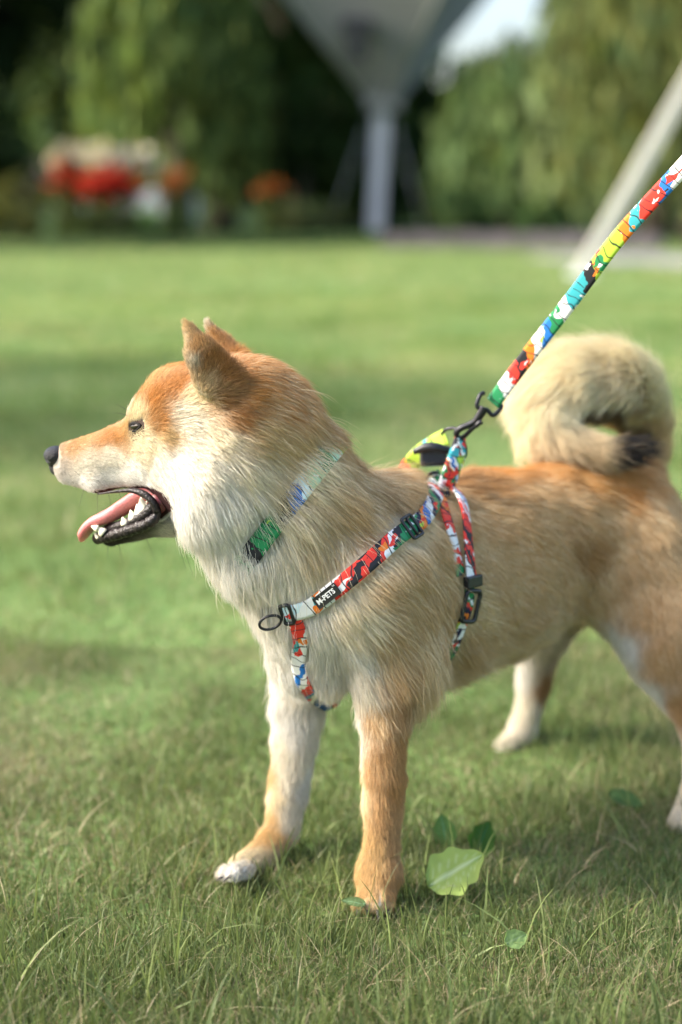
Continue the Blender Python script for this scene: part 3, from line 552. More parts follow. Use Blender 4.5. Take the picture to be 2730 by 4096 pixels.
# collar: a ring of webbing round the neck, cut from the body's own surface
c0 = P(1175, 2010, 1.30); ex = unit(P(1310, 1822, 1.30) - P(1012, 2212, 1.30)); ey = unit(FWD - np.dot(FWD, ex) * ex); axn = np.cross(ex, ey)
loop = []
for a in np.linspace(0, 2 * math.pi, 97)[:-1]:
    d = ex * math.cos(a) + ey * math.sin(a)
    ts = np.linspace(.01, .14, 131); q = c0 + d * ts[:, None]; qi = np.clip(((q - LO) / VX).astype(int), 0, DIM - 1)
    dd = D[qi[:, 0], qi[:, 1], qi[:, 2]]; k = np.argmax(dd > 0); loop.append(ts[k] if dd[k] > 0 else .09)
loop = np.array(loop)
for _ in range(12): loop = .25 * np.roll(loop, 1) + .5 * loop + .25 * np.roll(loop, -1)
a = np.linspace(0, 2 * math.pi, 97)[:-1]
cc = c0 + (loop + .0110)[:, None] * (ex[None] * np.cos(a)[:, None] + ey[None] * np.sin(a)[:, None])
k0 = 24; idx = (np.arange(97) + k0) % 96
cc = cc[idx]; cn = unit(cc - c0)
collar = empty('collar', tuple(c0), 'green printed collar half hidden in the cream neck fur of the dog', 'collar')
strap('band', cc, cn, .0175, 'gkwgkggkkgkgkgkggkbcmgmlgmpprwgk', collar, seed=8.8, busy=.03)
CW = cc - CAM; cu = W0 / 2 + F * (CW @ RIGHT) / (CW @ FWD); cvv = H0 / 2 - F * (CW @ UP) / (CW @ FWD)
near = cn @ FWD < 0
for lo, hi, pr in ((1815, 2225, .10), (2095, 2215, .94), (1815, 2020, .55)):
    s_ = near & (cvv > lo) & (cvv < hi)
    if s_.any() and pr: CLEAR.append((cc[s_], cn[s_], .0085, pr))

# ------------------------------------------------------------------ fur strands
def scatter(n):
    a, b, c, d = [bv[bq[:, i]] for i in range(4)]
    ar = .5 * np.linalg.norm(np.cross(c - a, d - b), axis=1)
    ctr = (a + b + c + d) / 4; nr = unit(np.cross(c - a, d - b)); nr *= np.sign((nr * sdf_grad(ctr)).sum(1))[:, None]
    view = unit(CAM - ctr); facing = (nr * view).sum(1)
    w = ar * np.where(facing > -.25, 1.0, .3)
    fmc = fur_map(ctr, nr)
    w = w * np.clip(np.interp(fmc[:, 3], [.004, .010, .03, .05], [2.6, 1.7, 1.0, .9]), 0, 3)
    w = w * np.where(ctr[:, 1] > 1.55, .6, 1)
    f = rng.choice(len(bq), n, p=w / w.sum()); r1, r2 = rng.random((2, n, 1))
    p = (a[f] * (1 - r1) + b[f] * r1) * (1 - r2) + (d[f] * (1 - r1) + c[f] * r1) * r2
    return p
NH = 720000
root = scatter(NH); nrm = sdf_grad(root)
jit = np.stack([vnoise(root, 130, s) for s in (1, 2, 3)], -1) * .0045 + rng.normal(0, .0016, root.shape)
fmh = fur_map(root + jit, nrm)
T = fmh[:, :3].astype(float); Ln = fmh[:, 3].astype(float); lift = fmh[:, 4].astype(float); ctip = fmh[:, 5:8].astype(float); croot = fmh[:, 8:11].astype(float)
# tail
dt = np.full(len(root), 9.0); it = np.zeros(len(root), int)
near_tail = (root[:, 2] > .27) & (root[:, 0] > .10) & (root[:, 1] > 1.45)
ri = np.where(near_tail)[0]
d_ = np.linalg.norm(root[ri, None] - tp[None], axis=2) - tr[None]; k = d_.argmin(1); dt[ri] = d_[np.arange(len(ri)), k]; it[ri] = k
ist = (dt < .004) & (it > 3)
ttan = unit(np.gradient(tp, axis=0)); tt = it / 39.0
T[ist] = ttan[it[ist]] * .7 + rng.normal(0, .12, (ist.sum(), 3))
tc0 = P(2410, 1670, 1.58)
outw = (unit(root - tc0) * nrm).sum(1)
Ln = np.where(ist, np.interp(tt, [0, .15, .35, .6, .75, .9, 1], [.020, .026, .052, .052, .036, .024, .024]) * np.where(outw > -.1, 1, .5), Ln); lift = np.where(ist, .66, lift)
zc = np.clip((root[:, 2] - .335) / .06, 0, 1)[:, None]
tcol = np.array(TAN) * (1 - zc) + np.array((.90, .80, .56)) * zc
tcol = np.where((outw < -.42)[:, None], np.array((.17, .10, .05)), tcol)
blk = np.clip((tt - .86) / .05, 0, 1)[:, None]
tcol = tcol * (1 - blk) + np.array((.02, .017, .016)) * blk
ctip = np.where(ist[:, None], tcol, ctip); croot = np.where(ist[:, None], np.where(blk > .5, tcol, tcol * .5 + np.array(CREAM) * .5), croot)

T = T - (T * nrm).sum(1, keepdims=True) * nrm; T = unit(T)
# keep clear: mouth, nose, eye
mk, mu, mv = mouth_mask(root)
keep = ~mk
keep &= ~((np.abs((root - EYE_P) @ RIGHT) < .0074) & (np.abs((root - EYE_P) @ UP - ((root - EYE_P) @ RIGHT) * .16) < .0034) & (np.linalg.norm(root - EYE_P, axis=1) < .013))
keep &= ~((mu < 236) & (mv < 1868) & (mv > 1780))
keep &= root[:, 2] > .004
sel = np.where(keep)[0]
root, nrm, T, Ln, lift, ctip, croot, ist = [q[sel] for q in (root, nrm, T, Ln, lift, ctip, croot, ist)]
n = len(root)
swirl = np.stack([vnoise(root, 45, s) for s in (4, 5, 6)], -1) * .26 + np.stack([vnoise(root, 95, s) for s in (34, 35, 36)], -1) * .22 + rng.normal(0, .15, (n, 3))
long_ = np.clip((Ln - .008) / .025, 0, 1)[:, None]
T = T + swirl * (.45 + .75 * long_); T = unit(T - (T * nrm).sum(1, keepdims=True) * nrm)
stray = rng.random(n) < .04
guard = (rng.random(n) < .035) & (Ln > .014)
Ln = Ln * (1 - .12 * long_[:, 0]) * np.where((root[:, 0] > .12) & ~ist, .82, 1) * np.clip(rng.normal(.92, .20, n), .4, 1.45) * (1 + .22 * vnoise(root, 70, 9)) * np.where(stray, 1.18, 1) * np.where(guard, 1.12, 1)
T = np.where(guard[:, None], unit(T + rng.normal(0, .16, (n, 3))), T)
lift = np.clip(lift + .07 * long_[:, 0] + rng.normal(0, .08, n) + np.where(stray, .15, 0) + .14 * vnoise(root, 55, 12), .06, .85)
NK = 6
tpar = np.linspace(0, 1, NK)
d0 = unit(T * (1 - lift)[:, None] + nrm * lift[:, None] * 1.25)
d1 = unit(T * .95 + nrm * (lift * .35)[:, None] + np.array([0, 0, -.28]) * long_)
pts = np.empty((n, NK, 3))
for k, s_ in enumerate(tpar):
    pts[:, k] = root + Ln[:, None] * (d0 * (s_ - .5 * s_ * s_) + d1 * (.5 * s_ * s_))
# clumping at two scales
for size, amt in ((.0045, .42), (.011, .16)):
    warp = root + np.stack([vnoise(root, 90, s) for s in (21, 22, 23)], -1) * size * .6
    key = np.floor(warp / size).astype(np.int64); key = key[:, 0] * 4000003 + key[:, 1] * 2003 + key[:, 2]
    _, inv, cnt = np.unique(key, return_inverse=True, return_counts=True)
    a_ = amt * np.clip(Ln / .03, .15, 1) * rng.uniform(.55, 1, len(cnt))[inv] * np.where(guard, .15, 1)
    for k in range(1, NK):
        mean = np.stack([np.bincount(inv, pts[:, k, i]) for i in range(3)], -1) / cnt[:, None]
        pts[:, k] += (mean[inv] - pts[:, k]) * (a_ * tpar[k] ** 1.1)[:, None]
# fine waviness
ph = rng.uniform(0, 6.28, n); side = np.cross(T, nrm)
for k in range(1, NK):
    pts[:, k] += side * (np.sin(ph + tpar[k] * rng.uniform(2, 5, n)) * Ln * .035 * tpar[k])[:, None]
pts[:, 0] -= nrm * .001
# part the coat where webbing lies on it
vsz = .0016; gdim = np.ceil((HI - LO + .04) / vsz).astype(int); pr = np.zeros(gdim, np.float32); glo = LO - .02
for c_, n_, hw, p_ in CLEAR:
    cc_ = catmull(c_, max(8, int(len(c_) * 3))) if len(c_) > 2 else c_
    nn_ = unit(catmull(n_, len(cc_))); tt_ = unit(np.gradient(cc_, axis=0)); ss_ = unit(np.cross(tt_, nn_))
    for a_ in np.linspace(-1, 1, max(5, int(2 * hw / vsz * 1.4))):
        for h_ in np.arange(-.009, .022, vsz):
            q = ((cc_ + ss_ * a_ * hw + nn_ * h_ - glo) / vsz).astype(int); q = np.clip(q, 0, gdim - 1)
            w_ = p_ * (1 if abs(a_) < .75 else .7)
            pr[q[:, 0], q[:, 1], q[:, 2]] = np.maximum(pr[q[:, 0], q[:, 1], q[:, 2]], w_)
worst = np.zeros(n)
for k in range(NK):
    q = np.clip(((pts[:, k] - glo) / vsz).astype(int), 0, gdim - 1); worst = np.maximum(worst, pr[q[:, 0], q[:, 1], q[:, 2]])
    if k < NK - 1:
        q = np.clip((((pts[:, k] + pts[:, k + 1]) / 2 - glo) / vsz).astype(int), 0, gdim - 1); worst = np.maximum(worst, pr[q[:, 0], q[:, 1], q[:, 2]])
ok = rng.random(n) > worst
pts, ctip, croot, Ln, guard = pts[ok], ctip[ok], croot[ok], Ln[ok], guard[ok]; n = len(pts)
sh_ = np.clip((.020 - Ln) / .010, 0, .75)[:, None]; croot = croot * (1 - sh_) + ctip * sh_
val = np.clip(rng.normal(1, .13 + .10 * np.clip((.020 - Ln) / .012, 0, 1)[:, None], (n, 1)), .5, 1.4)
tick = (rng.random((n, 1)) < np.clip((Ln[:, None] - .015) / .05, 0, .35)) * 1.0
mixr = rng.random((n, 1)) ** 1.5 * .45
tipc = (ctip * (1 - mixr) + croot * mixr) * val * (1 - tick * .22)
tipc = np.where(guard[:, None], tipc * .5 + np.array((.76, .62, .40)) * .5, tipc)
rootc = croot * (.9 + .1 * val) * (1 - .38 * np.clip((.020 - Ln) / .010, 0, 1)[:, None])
fr = np.clip((tpar - .25) / .5, 0, 1)[None, :, None]
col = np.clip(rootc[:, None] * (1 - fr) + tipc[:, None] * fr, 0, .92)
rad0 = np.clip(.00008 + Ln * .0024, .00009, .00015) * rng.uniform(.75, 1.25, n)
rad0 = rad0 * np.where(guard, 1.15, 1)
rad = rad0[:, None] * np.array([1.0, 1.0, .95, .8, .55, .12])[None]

def make_hair(name, pts, rad, col, m, parent):
    hc = bpy.data.hair_curves.new(name); n, k = pts.shape[:2]
    hc.add_curves([k] * n)
    hc.attributes['position'].data.foreach_set('vector', np.ascontiguousarray(pts, np.float32).ravel())
    a = hc.attributes.get('radius') or hc.attributes.new('radius', 'FLOAT', 'POINT'); a.data.foreach_set('value', np.ascontiguousarray(rad, np.float32).ravel())
    a = hc.attributes.new('Col', 'FLOAT_COLOR', 'POINT'); c = np.ones((n, k, 4), np.float32); c[..., :3] = col; a.data.foreach_set('color', c.ravel())
    hc.materials.append(m)
    return link(bpy.data.objects.new(name, hc), parent)
fur = make_hair('fur', pts, rad, col, M_fur, dog_root); fur['kind'] = 'stuff'

# ------------------------------------------------------------------ face
def vdb_blob(fn, lo, hi, vx):
    lo = np.array(lo); hi = np.array(hi); dm = np.ceil((hi - lo) / vx).astype(int)
    X, Y, Z = np.meshgrid(*[lo[i] + vx * np.arange(dm[i]) for i in range(3)], indexing='ij')
    d = fn(np.stack([X, Y, Z], -1)).astype(np.float32)
    g = openvdb.FloatGrid(vx * 8); g.copyFromArray(np.clip(d, -vx * 8, vx * 8)); g.transform = openvdb.createLinearTransform(vx)
    v, q = g.convertToQuads(isovalue=0.0); return np.asarray(v, float) + lo, np.asarray(q, int)[:, ::-1]
HX = unit(np.array([-.98, .20, 0])); HY = L_HEAD; HZ = np.array([0, 0, 1.0])
NC = P(222, 1826, 1.325)
def nose_f(p):
    q = p - NC; x = q @ HX; y = q @ HY; z = q @ HZ
    d = np.sqrt((x / .0095) ** 2 + (y / .0125) ** 2 + ((z - .001) / .0082) ** 2) ; d = (d - 1) * .0082
    d2 = (np.sqrt((x / .006) ** 2 + (y / .004) ** 2 + ((z + .008) / .0085) ** 2) - 1) * .004
    h = np.clip(.5 + .5 * (d2 - d) / .003, 0, 1); d = d2 * (1 - h) + d * h - .003 * h * (1 - h)
    for sg in (-1, 1):
        a = np.array([.0085, sg * .0062, -.0015]); b = np.array([.000, sg * .0125, -.0045])
        qq = np.stack([x, y, z], -1) - a; ab = b - a; t = np.clip((qq @ ab) / (ab @ ab), 0, 1)
        dn = np.linalg.norm(qq - t[..., None] * ab, axis=-1) - (.0026 - .0012 * t)
        d = np.maximum(d, -dn)
    gr = np.sqrt((x - .0095) ** 2 + y ** 2) - .0007
    return np.maximum(d, -gr)
nv, nq = vdb_blob(nose_f, NC - .024, NC + .024, .0006)
fast_mesh('nose', nv, nq, M_nose, dog_root)

# tongue
tcp = catmull([P(650, 1985, 1.300), P(590, 1975, 1.304), P(522, 2012, 1.308), (P(452, 2056, 1.312)), P(390, 2082, 1.316), P(352, 2116, 1.319), P(330, 2160, 1.320)], 40)
tt_ = unit(np.gradient(tcp, axis=0)); nn_ = unit(np.cross(HY[None], tt_)); nn_ *= np.sign(nn_[:, 2:3] + 1e-6)
sx = np.linspace(0, 1, 40); hw = np.interp(sx, [0, .4, .75, .92, 1], [.017, .0175, .0185, .0150, .006]); th = np.interp(sx, [0, .5, .9, 1], [.0080, .0068, .0044, .0018])
vs = []
for k, a in enumerate(np.linspace(0, 2 * math.pi, 25)[:-1]):
    ca, sa = math.cos(a), math.sin(a)
    lat = np.sign(ca) * abs(ca) ** .8; groove = -.0022 * math.exp(-(ca / .25) ** 2) * (1 if sa > 0 else 0)
    vs.append(tcp + HY[None] * (hw * lat)[:, None] + nn_ * (th * np.sign(sa) * abs(sa) ** .7 + groove + .0035 * ca * ca * (1 - sx))[:, None])
vs = np.stack(vs, 1).reshape(-1, 3); i, j = np.meshgrid(np.arange(39), np.arange(24), indexing='ij'); j2 = (j + 1) % 24
q = np.stack([i * 24 + j, i * 24 + j2, (i + 1) * 24 + j2, (i + 1) * 24 + j], -1).reshape(-1, 4)
capi = np.arange(24)
vs = np.vstack([vs, tcp[-1] + tt_[-1] * .002]); tri = np.stack([39 * 24 + capi, 39 * 24 + (capi + 1) % 24, np.full(24, len(vs) - 1)], -1)
fast_mesh('tongue', vs, [q, tri], M_tongue, dog_root)

# lips, gums and lining
def onY(u, v, y): return P(u, v, y)
def lip_side(sg):
    # sg -1 near, +1 far; y of the jaw side
    c = [(664, 1986, .030), (676, 2028, .031), (645, 2062, .031), (590, 2086, .028), (520, 2110, .023), (450, 2132, .017), (400, 2146, .009)]
    base = [1.302, 1.302, 1.303, 1.306, 1.311, 1.317, 1.321]
    return np.array([P(u, v, y) + HY * (sg * l) for (u, v, l), y in zip(c, base)])
nl = catmull(lip_side(-1), 50); fl = catmull(lip_side(1), 50)
lipp = np.vstack([nl, fl[::-1]]); lipp = smooth_path(lipp, 3)
lr = np.interp(np.linspace(0, 1, 100), [0, .1, .3, .5, .7, .9, 1], [.0026, .0048, .0050, .0046, .0050, .0048, .0026])
lr = lr * (1 + .10 * np.sin(np.arange(100) * 1.9) + .06 * np.sin(np.arange(100) * .83))
MB().tube(lipp, lr, 12, ref=HX).build('lip', M_lip, dog_root)
ul = np.array([P(u, v, y) - HY * l for u, v, y, l in ((676, 2020, 1.302, .032), (664, 1982, 1.302, .033), (625, 1951, 1.303, .031), (570, 1938, 1.306, .0285), (500, 1945, 1.310, .026), (430, 1957, 1.315, .023))])
MB().tube(catmull(ul, 30), np.interp(np.linspace(0, 1, 30), [0, .3, .6, 1], [.0032, .0032, .0016, .0006]), 10).build('lip', M_lip, dog_root)
gum = np.array([P(u, v, y) - HY * l for u, v, y, l in ((655, 2000, 1.302, .024), (610, 2042, 1.304, .023), (540, 2078, 1.309, .019), (470, 2103, 1.316, .014), (425, 2122, 1.320, .009))])
MB().tube(catmull(gum, 30), .0052, 10).build('gum', M_lip, dog_root)
lin = MB(); lin.tube(np.array([P(665, 1995, 1.302) - HY * .026, P(665, 1995, 1.302) + HY * .026]), .0085, 12); lin.tube(np.array([P(600, 2050, 1.305) - HY * .018, P(600, 2050, 1.305) + HY * .018]), .0055, 12); lin.build('mouth_lining', M_gum, dog_root)
# teeth
def tooth(cusps):
    m = MB()
    for (b, tpx, r, l) in cusps:
        pb = P(b[0], b[1], 1.308) - HY * l; pt = P(tpx[0], tpx[1], 1.308) - HY * l
        sxx = np.linspace(0, 1, 7); path = pb + (pt - pb) * sxx[:, None]
        m.tube(path, np.array([1, 1, .9, .74, .54, .32, .08]) * r * 1.1, 10, flat=.75, ref=HY)
    return m.build('tooth', M_tooth, dog_root)
tooth([((436, 2122), (408, 2098), .0040, .012), ((412, 2104), (385, 2094), .0029, .012)])
tooth([((404, 2146), (388, 2130), .0018, .006)])
tooth([((396, 2144), (379, 2128), .0016, .002)])
tooth([((536, 2078), (524, 2048), .0036, .0215), ((546, 2072), (544, 2054), .0028, .0215)])
tooth([((572, 2056), (560, 2018), .0040, .024), ((586, 2046), (584, 2026), .0036, .024)])
tooth([((602, 2034), (588, 1992), .0044, .026), ((616, 2024), (604, 1966), .0054, .026), ((634, 2006), (628, 1978), .0046, .026)])
tooth([((650, 1998), (650, 1972), .0036, .028)])

# eye
et = unit(RIGHT * 1.0 + UP * .16); et = unit(et - np.dot(et, EYE_N) * EYE_N); eu = np.cross(EYE_N, et); eu *= np.sign(np.dot(eu, UP))
ec = EYE_P - EYE_N * .0004
m = MB(); a, b = np.meshgrid(np.linspace(0, math.pi, 15), np.linspace(0, 2 * math.pi, 25)[:-1], indexing='ij')
sv = np.stack([np.sin(a) * np.cos(b), np.sin(a) * np.sin(b), np.cos(a)], -1).reshape(-1, 3) * np.array([.0080, .0033, .0032])
i, j = np.meshgrid(np.arange(14), np.arange(24), indexing='ij'); j2 = (j + 1) % 24
eq = np.stack([i * 24 + j, i * 24 + j2, (i + 1) * 24 + j2, (i + 1) * 24 + j], -1).reshape(-1, 4)
m.add(sv @ np.stack([et, eu, EYE_N]) + ec, eq); m.build('eye', M_eye, dog_root)
def lid(sg):
    x = np.linspace(-1, 1, 21)
    h = np.clip(1 - np.abs(x) ** 1.9, 0, 1) * (.0031 if sg > 0 else .0036) * sg - (0.0006 * x if sg > 0 else 0)
    pth = ec + et * (x * .0084)[:, None] + eu * h[:, None]
    out = unit(pth - ec) if False else 0
    z = .0006 + .0012 * (1 - x ** 2)
    pth = pth + EYE_N * z[:, None]
    return MB().tube(pth, np.interp(x, [-1, 0, 1], [.0008, .0013 if sg > 0 else .0009, .0009]), 8).build('eyelid', M_lid, dog_root)
lid(1); lid(-1)
# whiskers
M_whisk = mat('whisker_hair', (.03, .025, .022), .4)
for (u, v, du, dv, ln) in ((335, 1960, -.2, 1, .016), (390, 1965, .1, 1, .018), (430, 1955, .3, 1, .020), (470, 1945, .5, 1, .018), (500, 1940, .4, 1, .012), (690, 2110, .5, .9, .034), (700, 2105, .6, .9, .040), (590, 2170, .5, .9, .022), (480, 2195, .3, 1, .018), (430, 2190, 0, 1, .012), (525, 1650, -.8, -.7, .016), (518, 1665, -1, -.4, .014), (270, 1890, .9, .5, .005), (300, 1885, .9, .4, .006), (330, 1890, .9, .5, .006), (362, 1880, .9, .4, .007), (285, 1915, .8, .6, .005), (318, 1920, .9, .5, .006), (352, 1918, .9, .5, .007), (385, 1915, .9, .6, .007), (300, 1942, .8, .6, .005), (338, 1948, .8, .6, .005), (400, 1890, .9, .3, .007)):
    p, n_ = hit(u, v); d = unit(RIGHT * du - UP * dv + n_ * .5); g = np.linspace(0, 1, 7)[:, None]
    MB().tube(p + d * ln * g + np.array([.0, 0, -.12]) * ln * g * g, np.linspace(.00022, .00007, 7), 5).build('whisker', M_whisk, dog_root)

# claws of the two front feet
M_claw = mat('claw_horn', (.05, .042, .038), .4)
for (u0, v0, y0, dv_, du_) in [(1495 + d * 1.25, 3632, 1.244 + e, 1, d * .006) for d, e in ((-46, .004), (-18, -.005), (12, -.006), (42, .002))] + [(918 + d, 3500, 1.300 + e, .35, -1) for d, e in ((-14, .021), (-24, .007), (-12, -.007), (18, -.020))]:
    q0 = P(u0, v0, y0); dq = unit(RIGHT * du_ - UP * dv_ * .6 - np.array([0, .5, 0])); g = np.linspace(0, 1, 6)[:, None]
    MB().tube(q0 + dq * (.002 + .0085 * g) - np.array([0, 0, .002]) * g * g, np.linspace(.0017, .0004, 6), 7).build('claw', M_claw, dog_root)

# ------------------------------------------------------------------ leash
leash = empty('leash', tuple(P(1975, 1620, 1.40)), 'multicoloured printed webbing leash stretched up to the right from the harness', 'leash')
lp = catmull([P(1972, 1612, 1.402), P(2110, 1428, 1.385), P(2290, 1195, 1.355), P(2480, 945, 1.325), P(2720, 682, 1.29), P(2980, 400, 1.25), P(3250, 130, 1.21)], 80)
ln_ = np.tile(unit(np.array([-.25, -.95, .2])), (80, 1)); tw = np.linspace(0, 1, 80); ln_ = unit(ln_ + np.sin(tw * 9)[:, None] * np.array([.25, 0, .25]))
strap('webbing', lp, ln_, .0140, 'gwrkowbgwttklllotrrbwbdgkgblwror', leash, seed=12.4, busy=.10, shear=.8)
k_ = MB(); k_.tube(free_path([(1938, 1572, 1.402), (1922, 1580, 1.400), (1908, 1622, 1.398), (1925, 1635, 1.398), (1950, 1640, 1.398), (1968, 1660, 1.398), (1985, 1655, 1.400), (2006, 1626, 1.402), (1990, 1600, 1.404)], 40), .0021, 8)
k_.build('swivel_loop', M_metal, leash)
k_ = MB(); k_.tube(free_path([(1938, 1628, 1.398), (1926, 1652, 1.398), (1900, 1692, 1.399)], 12), np.interp(np.linspace(0, 1, 12), [0, .3, 1], [.0046, .0042, .0034]), 10)
k_.build('swivel', M_metal, leash)
k_ = MB(); k_.tube(free_path([(1908, 1682, 1.399), (1880, 1698, 1.400), (1842, 1715, 1.402), (1826, 1735, 1.404), (1836, 1752, 1.406), (1858, 1745, 1.404), (1886, 1718, 1.400), (1912, 1695, 1.399)], 40), np.interp(np.linspace(0, 1, 40), [0, .4, .6, 1], [.0030, .0030, .0022, .0022]), 8)
k_.build('snap_hook', M_metal, leash)
k_ = MB(); k_.tube(free_path([(1905, 1705, 1.396), (1918, 1692, 1.395), (1930, 1686, 1.395)], 6), .0024, 8); k_.build('thumb_latch', M_metal, leash)

# ------------------------------------------------------------------ lawn
def gz(x, y): return .012 * vnoise(np.stack([x, y, x * 0], -1), 1.3, 40) + .006 * vnoise(np.stack([x, y, x * 0], -1), 5, 41)
def flatten(x, y, z):
    return z * np.clip((np.hypot(x - .08, y - 1.42) - .25) / .5, 0.0, 1)
gx = np.concatenate([-np.geomspace(150, 3, 24), np.linspace(-2.8, 2.8, 57), np.geomspace(3, 150, 24)]); gy = np.concatenate([np.linspace(-4, .2, 8), np.linspace(.4, 4, 50), np.geomspace(4.2, 250, 50)])
GX, GY = np.meshgrid(gx, gy, indexing='ij'); GZ = flatten(GX, GY, gz(GX, GY)); GZ = np.where(GY > 12, 0, GZ)
gi, gj = np.meshgrid(np.arange(len(gx) - 1), np.arange(len(gy) - 1), indexing='ij'); ny = len(gy)
gq = np.stack([gi * ny + gj, (gi + 1) * ny + gj, (gi + 1) * ny + gj + 1, gi * ny + gj + 1], -1).reshape(-1, 4)
mg = bpy.data.materials.new('lawn_soil'); mg.use_nodes = True; nt = mg.node_tree; b = nt.nodes['Principled BSDF']; b.inputs['Roughness'].default_value = .95; b.inputs['Specular IOR Level'].default_value = .1
tc = nt.nodes.new('ShaderNodeTexCoord'); n1_ = nt.nodes.new('ShaderNodeTexNoise'); n1_.inputs['Scale'].default_value = 1.2; n1_.inputs['Detail'].default_value = 6
n2_ = nt.nodes.new('ShaderNodeTexNoise'); n2_.inputs['Scale'].default_value = 60; n2_.inputs['Detail'].default_value = 5
for q in (n1_, n2_): nt.links.new(tc.outputs['Object'], q.inputs['Vector'])
r1 = nt.nodes.new('ShaderNodeValToRGB'); r1.color_ramp.elements[0].position = .3; r1.color_ramp.elements[1].position = .72
r1.color_ramp.elements[0].color = (.100, .190, .058, 1); r1.color_ramp.elements[1].color = (.165, .26, .088, 1)
r2 = nt.nodes.new('ShaderNodeValToRGB'); r2.color_ramp.elements[0].color = (.45, .40, .35, 1); r2.color_ramp.elements[1].color = (1.25, 1.2, 1.15, 1); r2.color_ramp.elements[0].position = .35; r2.color_ramp.elements[1].position = .7
mx = nt.nodes.new('ShaderNodeMix'); mx.data_type = 'RGBA'; mx.blend_type = 'MULTIPLY'; mx.inputs[0].default_value = .8
nt.links.new(n1_.outputs['Fac'], r1.inputs[0]); nt.links.new(n2_.outputs['Fac'], r2.inputs[0]); nt.links.new(r1.outputs[0], mx.inputs[6]); nt.links.new(r2.outputs[0], mx.inputs[7]); nt.links.new(mx.outputs[2], b.inputs['Base Color'])
lawn = fast_mesh('lawn', np.stack([GX, GY, GZ], -1).reshape(-1, 3), gq, mg); tag(lawn, 'short green lawn the dog stands on, running back to the trees', 'lawn', kind='structure')

def blades(n, ylo, yhi, spread, h, w, seg, pow_=1.0, alldry=0.0):
    y = ylo + (yhi - ylo) * rng.random(n) ** pow_; x = (rng.random(n) - .5) * 2 * (y * .30 * spread + .12)
    P0 = np.stack([x, y, x * 0], -1)
    dry = np.clip(.5 + .9 * vnoise(P0, 3.2, 51) + .5 * vnoise(P0, 11, 52), 0, 1); tall = np.clip(.45 + .8 * vnoise(P0, 2.1, 53) + .5 * vnoise(P0, 8, 54), 0, 1)
    z = flatten(x, y, gz(x, y)); z = np.where(y > 12, 0, z)
    isdry = rng.random(n) < np.maximum(.12 + .68 * dry, alldry)
    H = h * (.45 + .75 * tall) * np.clip(rng.normal(1, .42, n), .3, 2.3) * np.where(isdry, .75, 1); Wd = w * rng.uniform(.5, 1.3, n) * np.where(isdry, .65, 1)
    an = rng.uniform(0, 6.283, n); lean = np.abs(rng.normal(0, .42, n)) + np.where(isdry, .6, .1)
    dirv = np.stack([np.cos(an), np.sin(an), an * 0], -1); fa = rng.uniform(0, 6.283, n); sid = np.stack([np.cos(fa), np.sin(fa), an * 0], -1)
    base = np.stack([x, y, z - .002], -1); up = np.array([0, 0, 1.0])
    V = []
    ss = np.linspace(0, 1, seg + 1)
    for s in ss:
        c = base + up * (H * (s - .35 * np.clip(lean, 0, 1.3) * s * s))[:, None] + dirv * (H * lean * s ** 1.7)[:, None]
        wd = Wd * (1 - s) ** .7 if s > .45 else Wd
        if s < 1: V += [c - sid * (wd * .5)[:, None], c + sid * (wd * .5)[:, None]]
        else: V += [c]
    k = len(V); v = np.stack(V, 1).reshape(-1, 3)
    o = np.arange(n)[:, None] * k
    quads = np.concatenate([o + np.array([[2 * i, 2 * i + 1, 2 * i + 3, 2 * i + 2]]) for i in range(seg - 1)]) if seg > 1 else np.zeros((0, 4), int)
    tris = o + np.array([[k - 3, k - 2, k - 1]])
    g1 = np.array((.070, .118, .036)); g2 = np.array((.17, .215, .076)); st = np.array((.46, .40, .25)); br = np.array((.22, .15, .08))
    r_ = np.clip(.5 + .5 * vnoise(P0, 1.4, 57) + rng.normal(0, .28, n), 0, 1)[:, None]; cg = g1 * (1 - r_) + g2 * r_
    rr = rng.random((n, 1)); cs = st * (1 - rr ** 2) + br * rr ** 2
    c = np.where(isdry[:, None], cs, cg) * np.clip(rng.normal(1, .15, (n, 1)), .6, 1.4)
    cc_ = np.repeat(c[:, None], k, 1)
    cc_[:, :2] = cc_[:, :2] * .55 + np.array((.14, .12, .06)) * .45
    return v, quads, tris, cc_.reshape(-1, 3)
def avoid(b):
    return b
gm = MB()
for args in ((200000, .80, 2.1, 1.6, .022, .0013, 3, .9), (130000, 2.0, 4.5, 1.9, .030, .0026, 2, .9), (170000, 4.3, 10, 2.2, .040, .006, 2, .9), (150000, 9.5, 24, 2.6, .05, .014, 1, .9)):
    v_, q_, t_, c_ = blades(*args); gm.add(v_, q_, t_, c_ * (np.array((1.32, 1.5, 1.15)) if args[1] > 3 else np.array((1.08, 1.2, 1.0)) if args[1] > 1.5 else .86))  # light put into blade colour: farther zones brighter as sunlit, nearest darker as shaded
# scattered taller blades and dry stalks
gm.add(*blades(26000, .85, 2.3, 1.5, .030, .0009, 3, .9, .97)); gm.add(*blades(120, .9, 2.4, 1.3, .075, .0012, 5, .9, .9))
gm.add(*blades(6500, .85, 2.6, 1.4, .052, .0022, 4, .9)); gm.add(*blades(1500, 2.4, 6, 1.2, .08, .004, 3))

grass = gm.build('grass', M_grass, None, False); tag(grass, 'short mown green grass with dry straw blades covering the lawn', 'grass', kind='stuff')

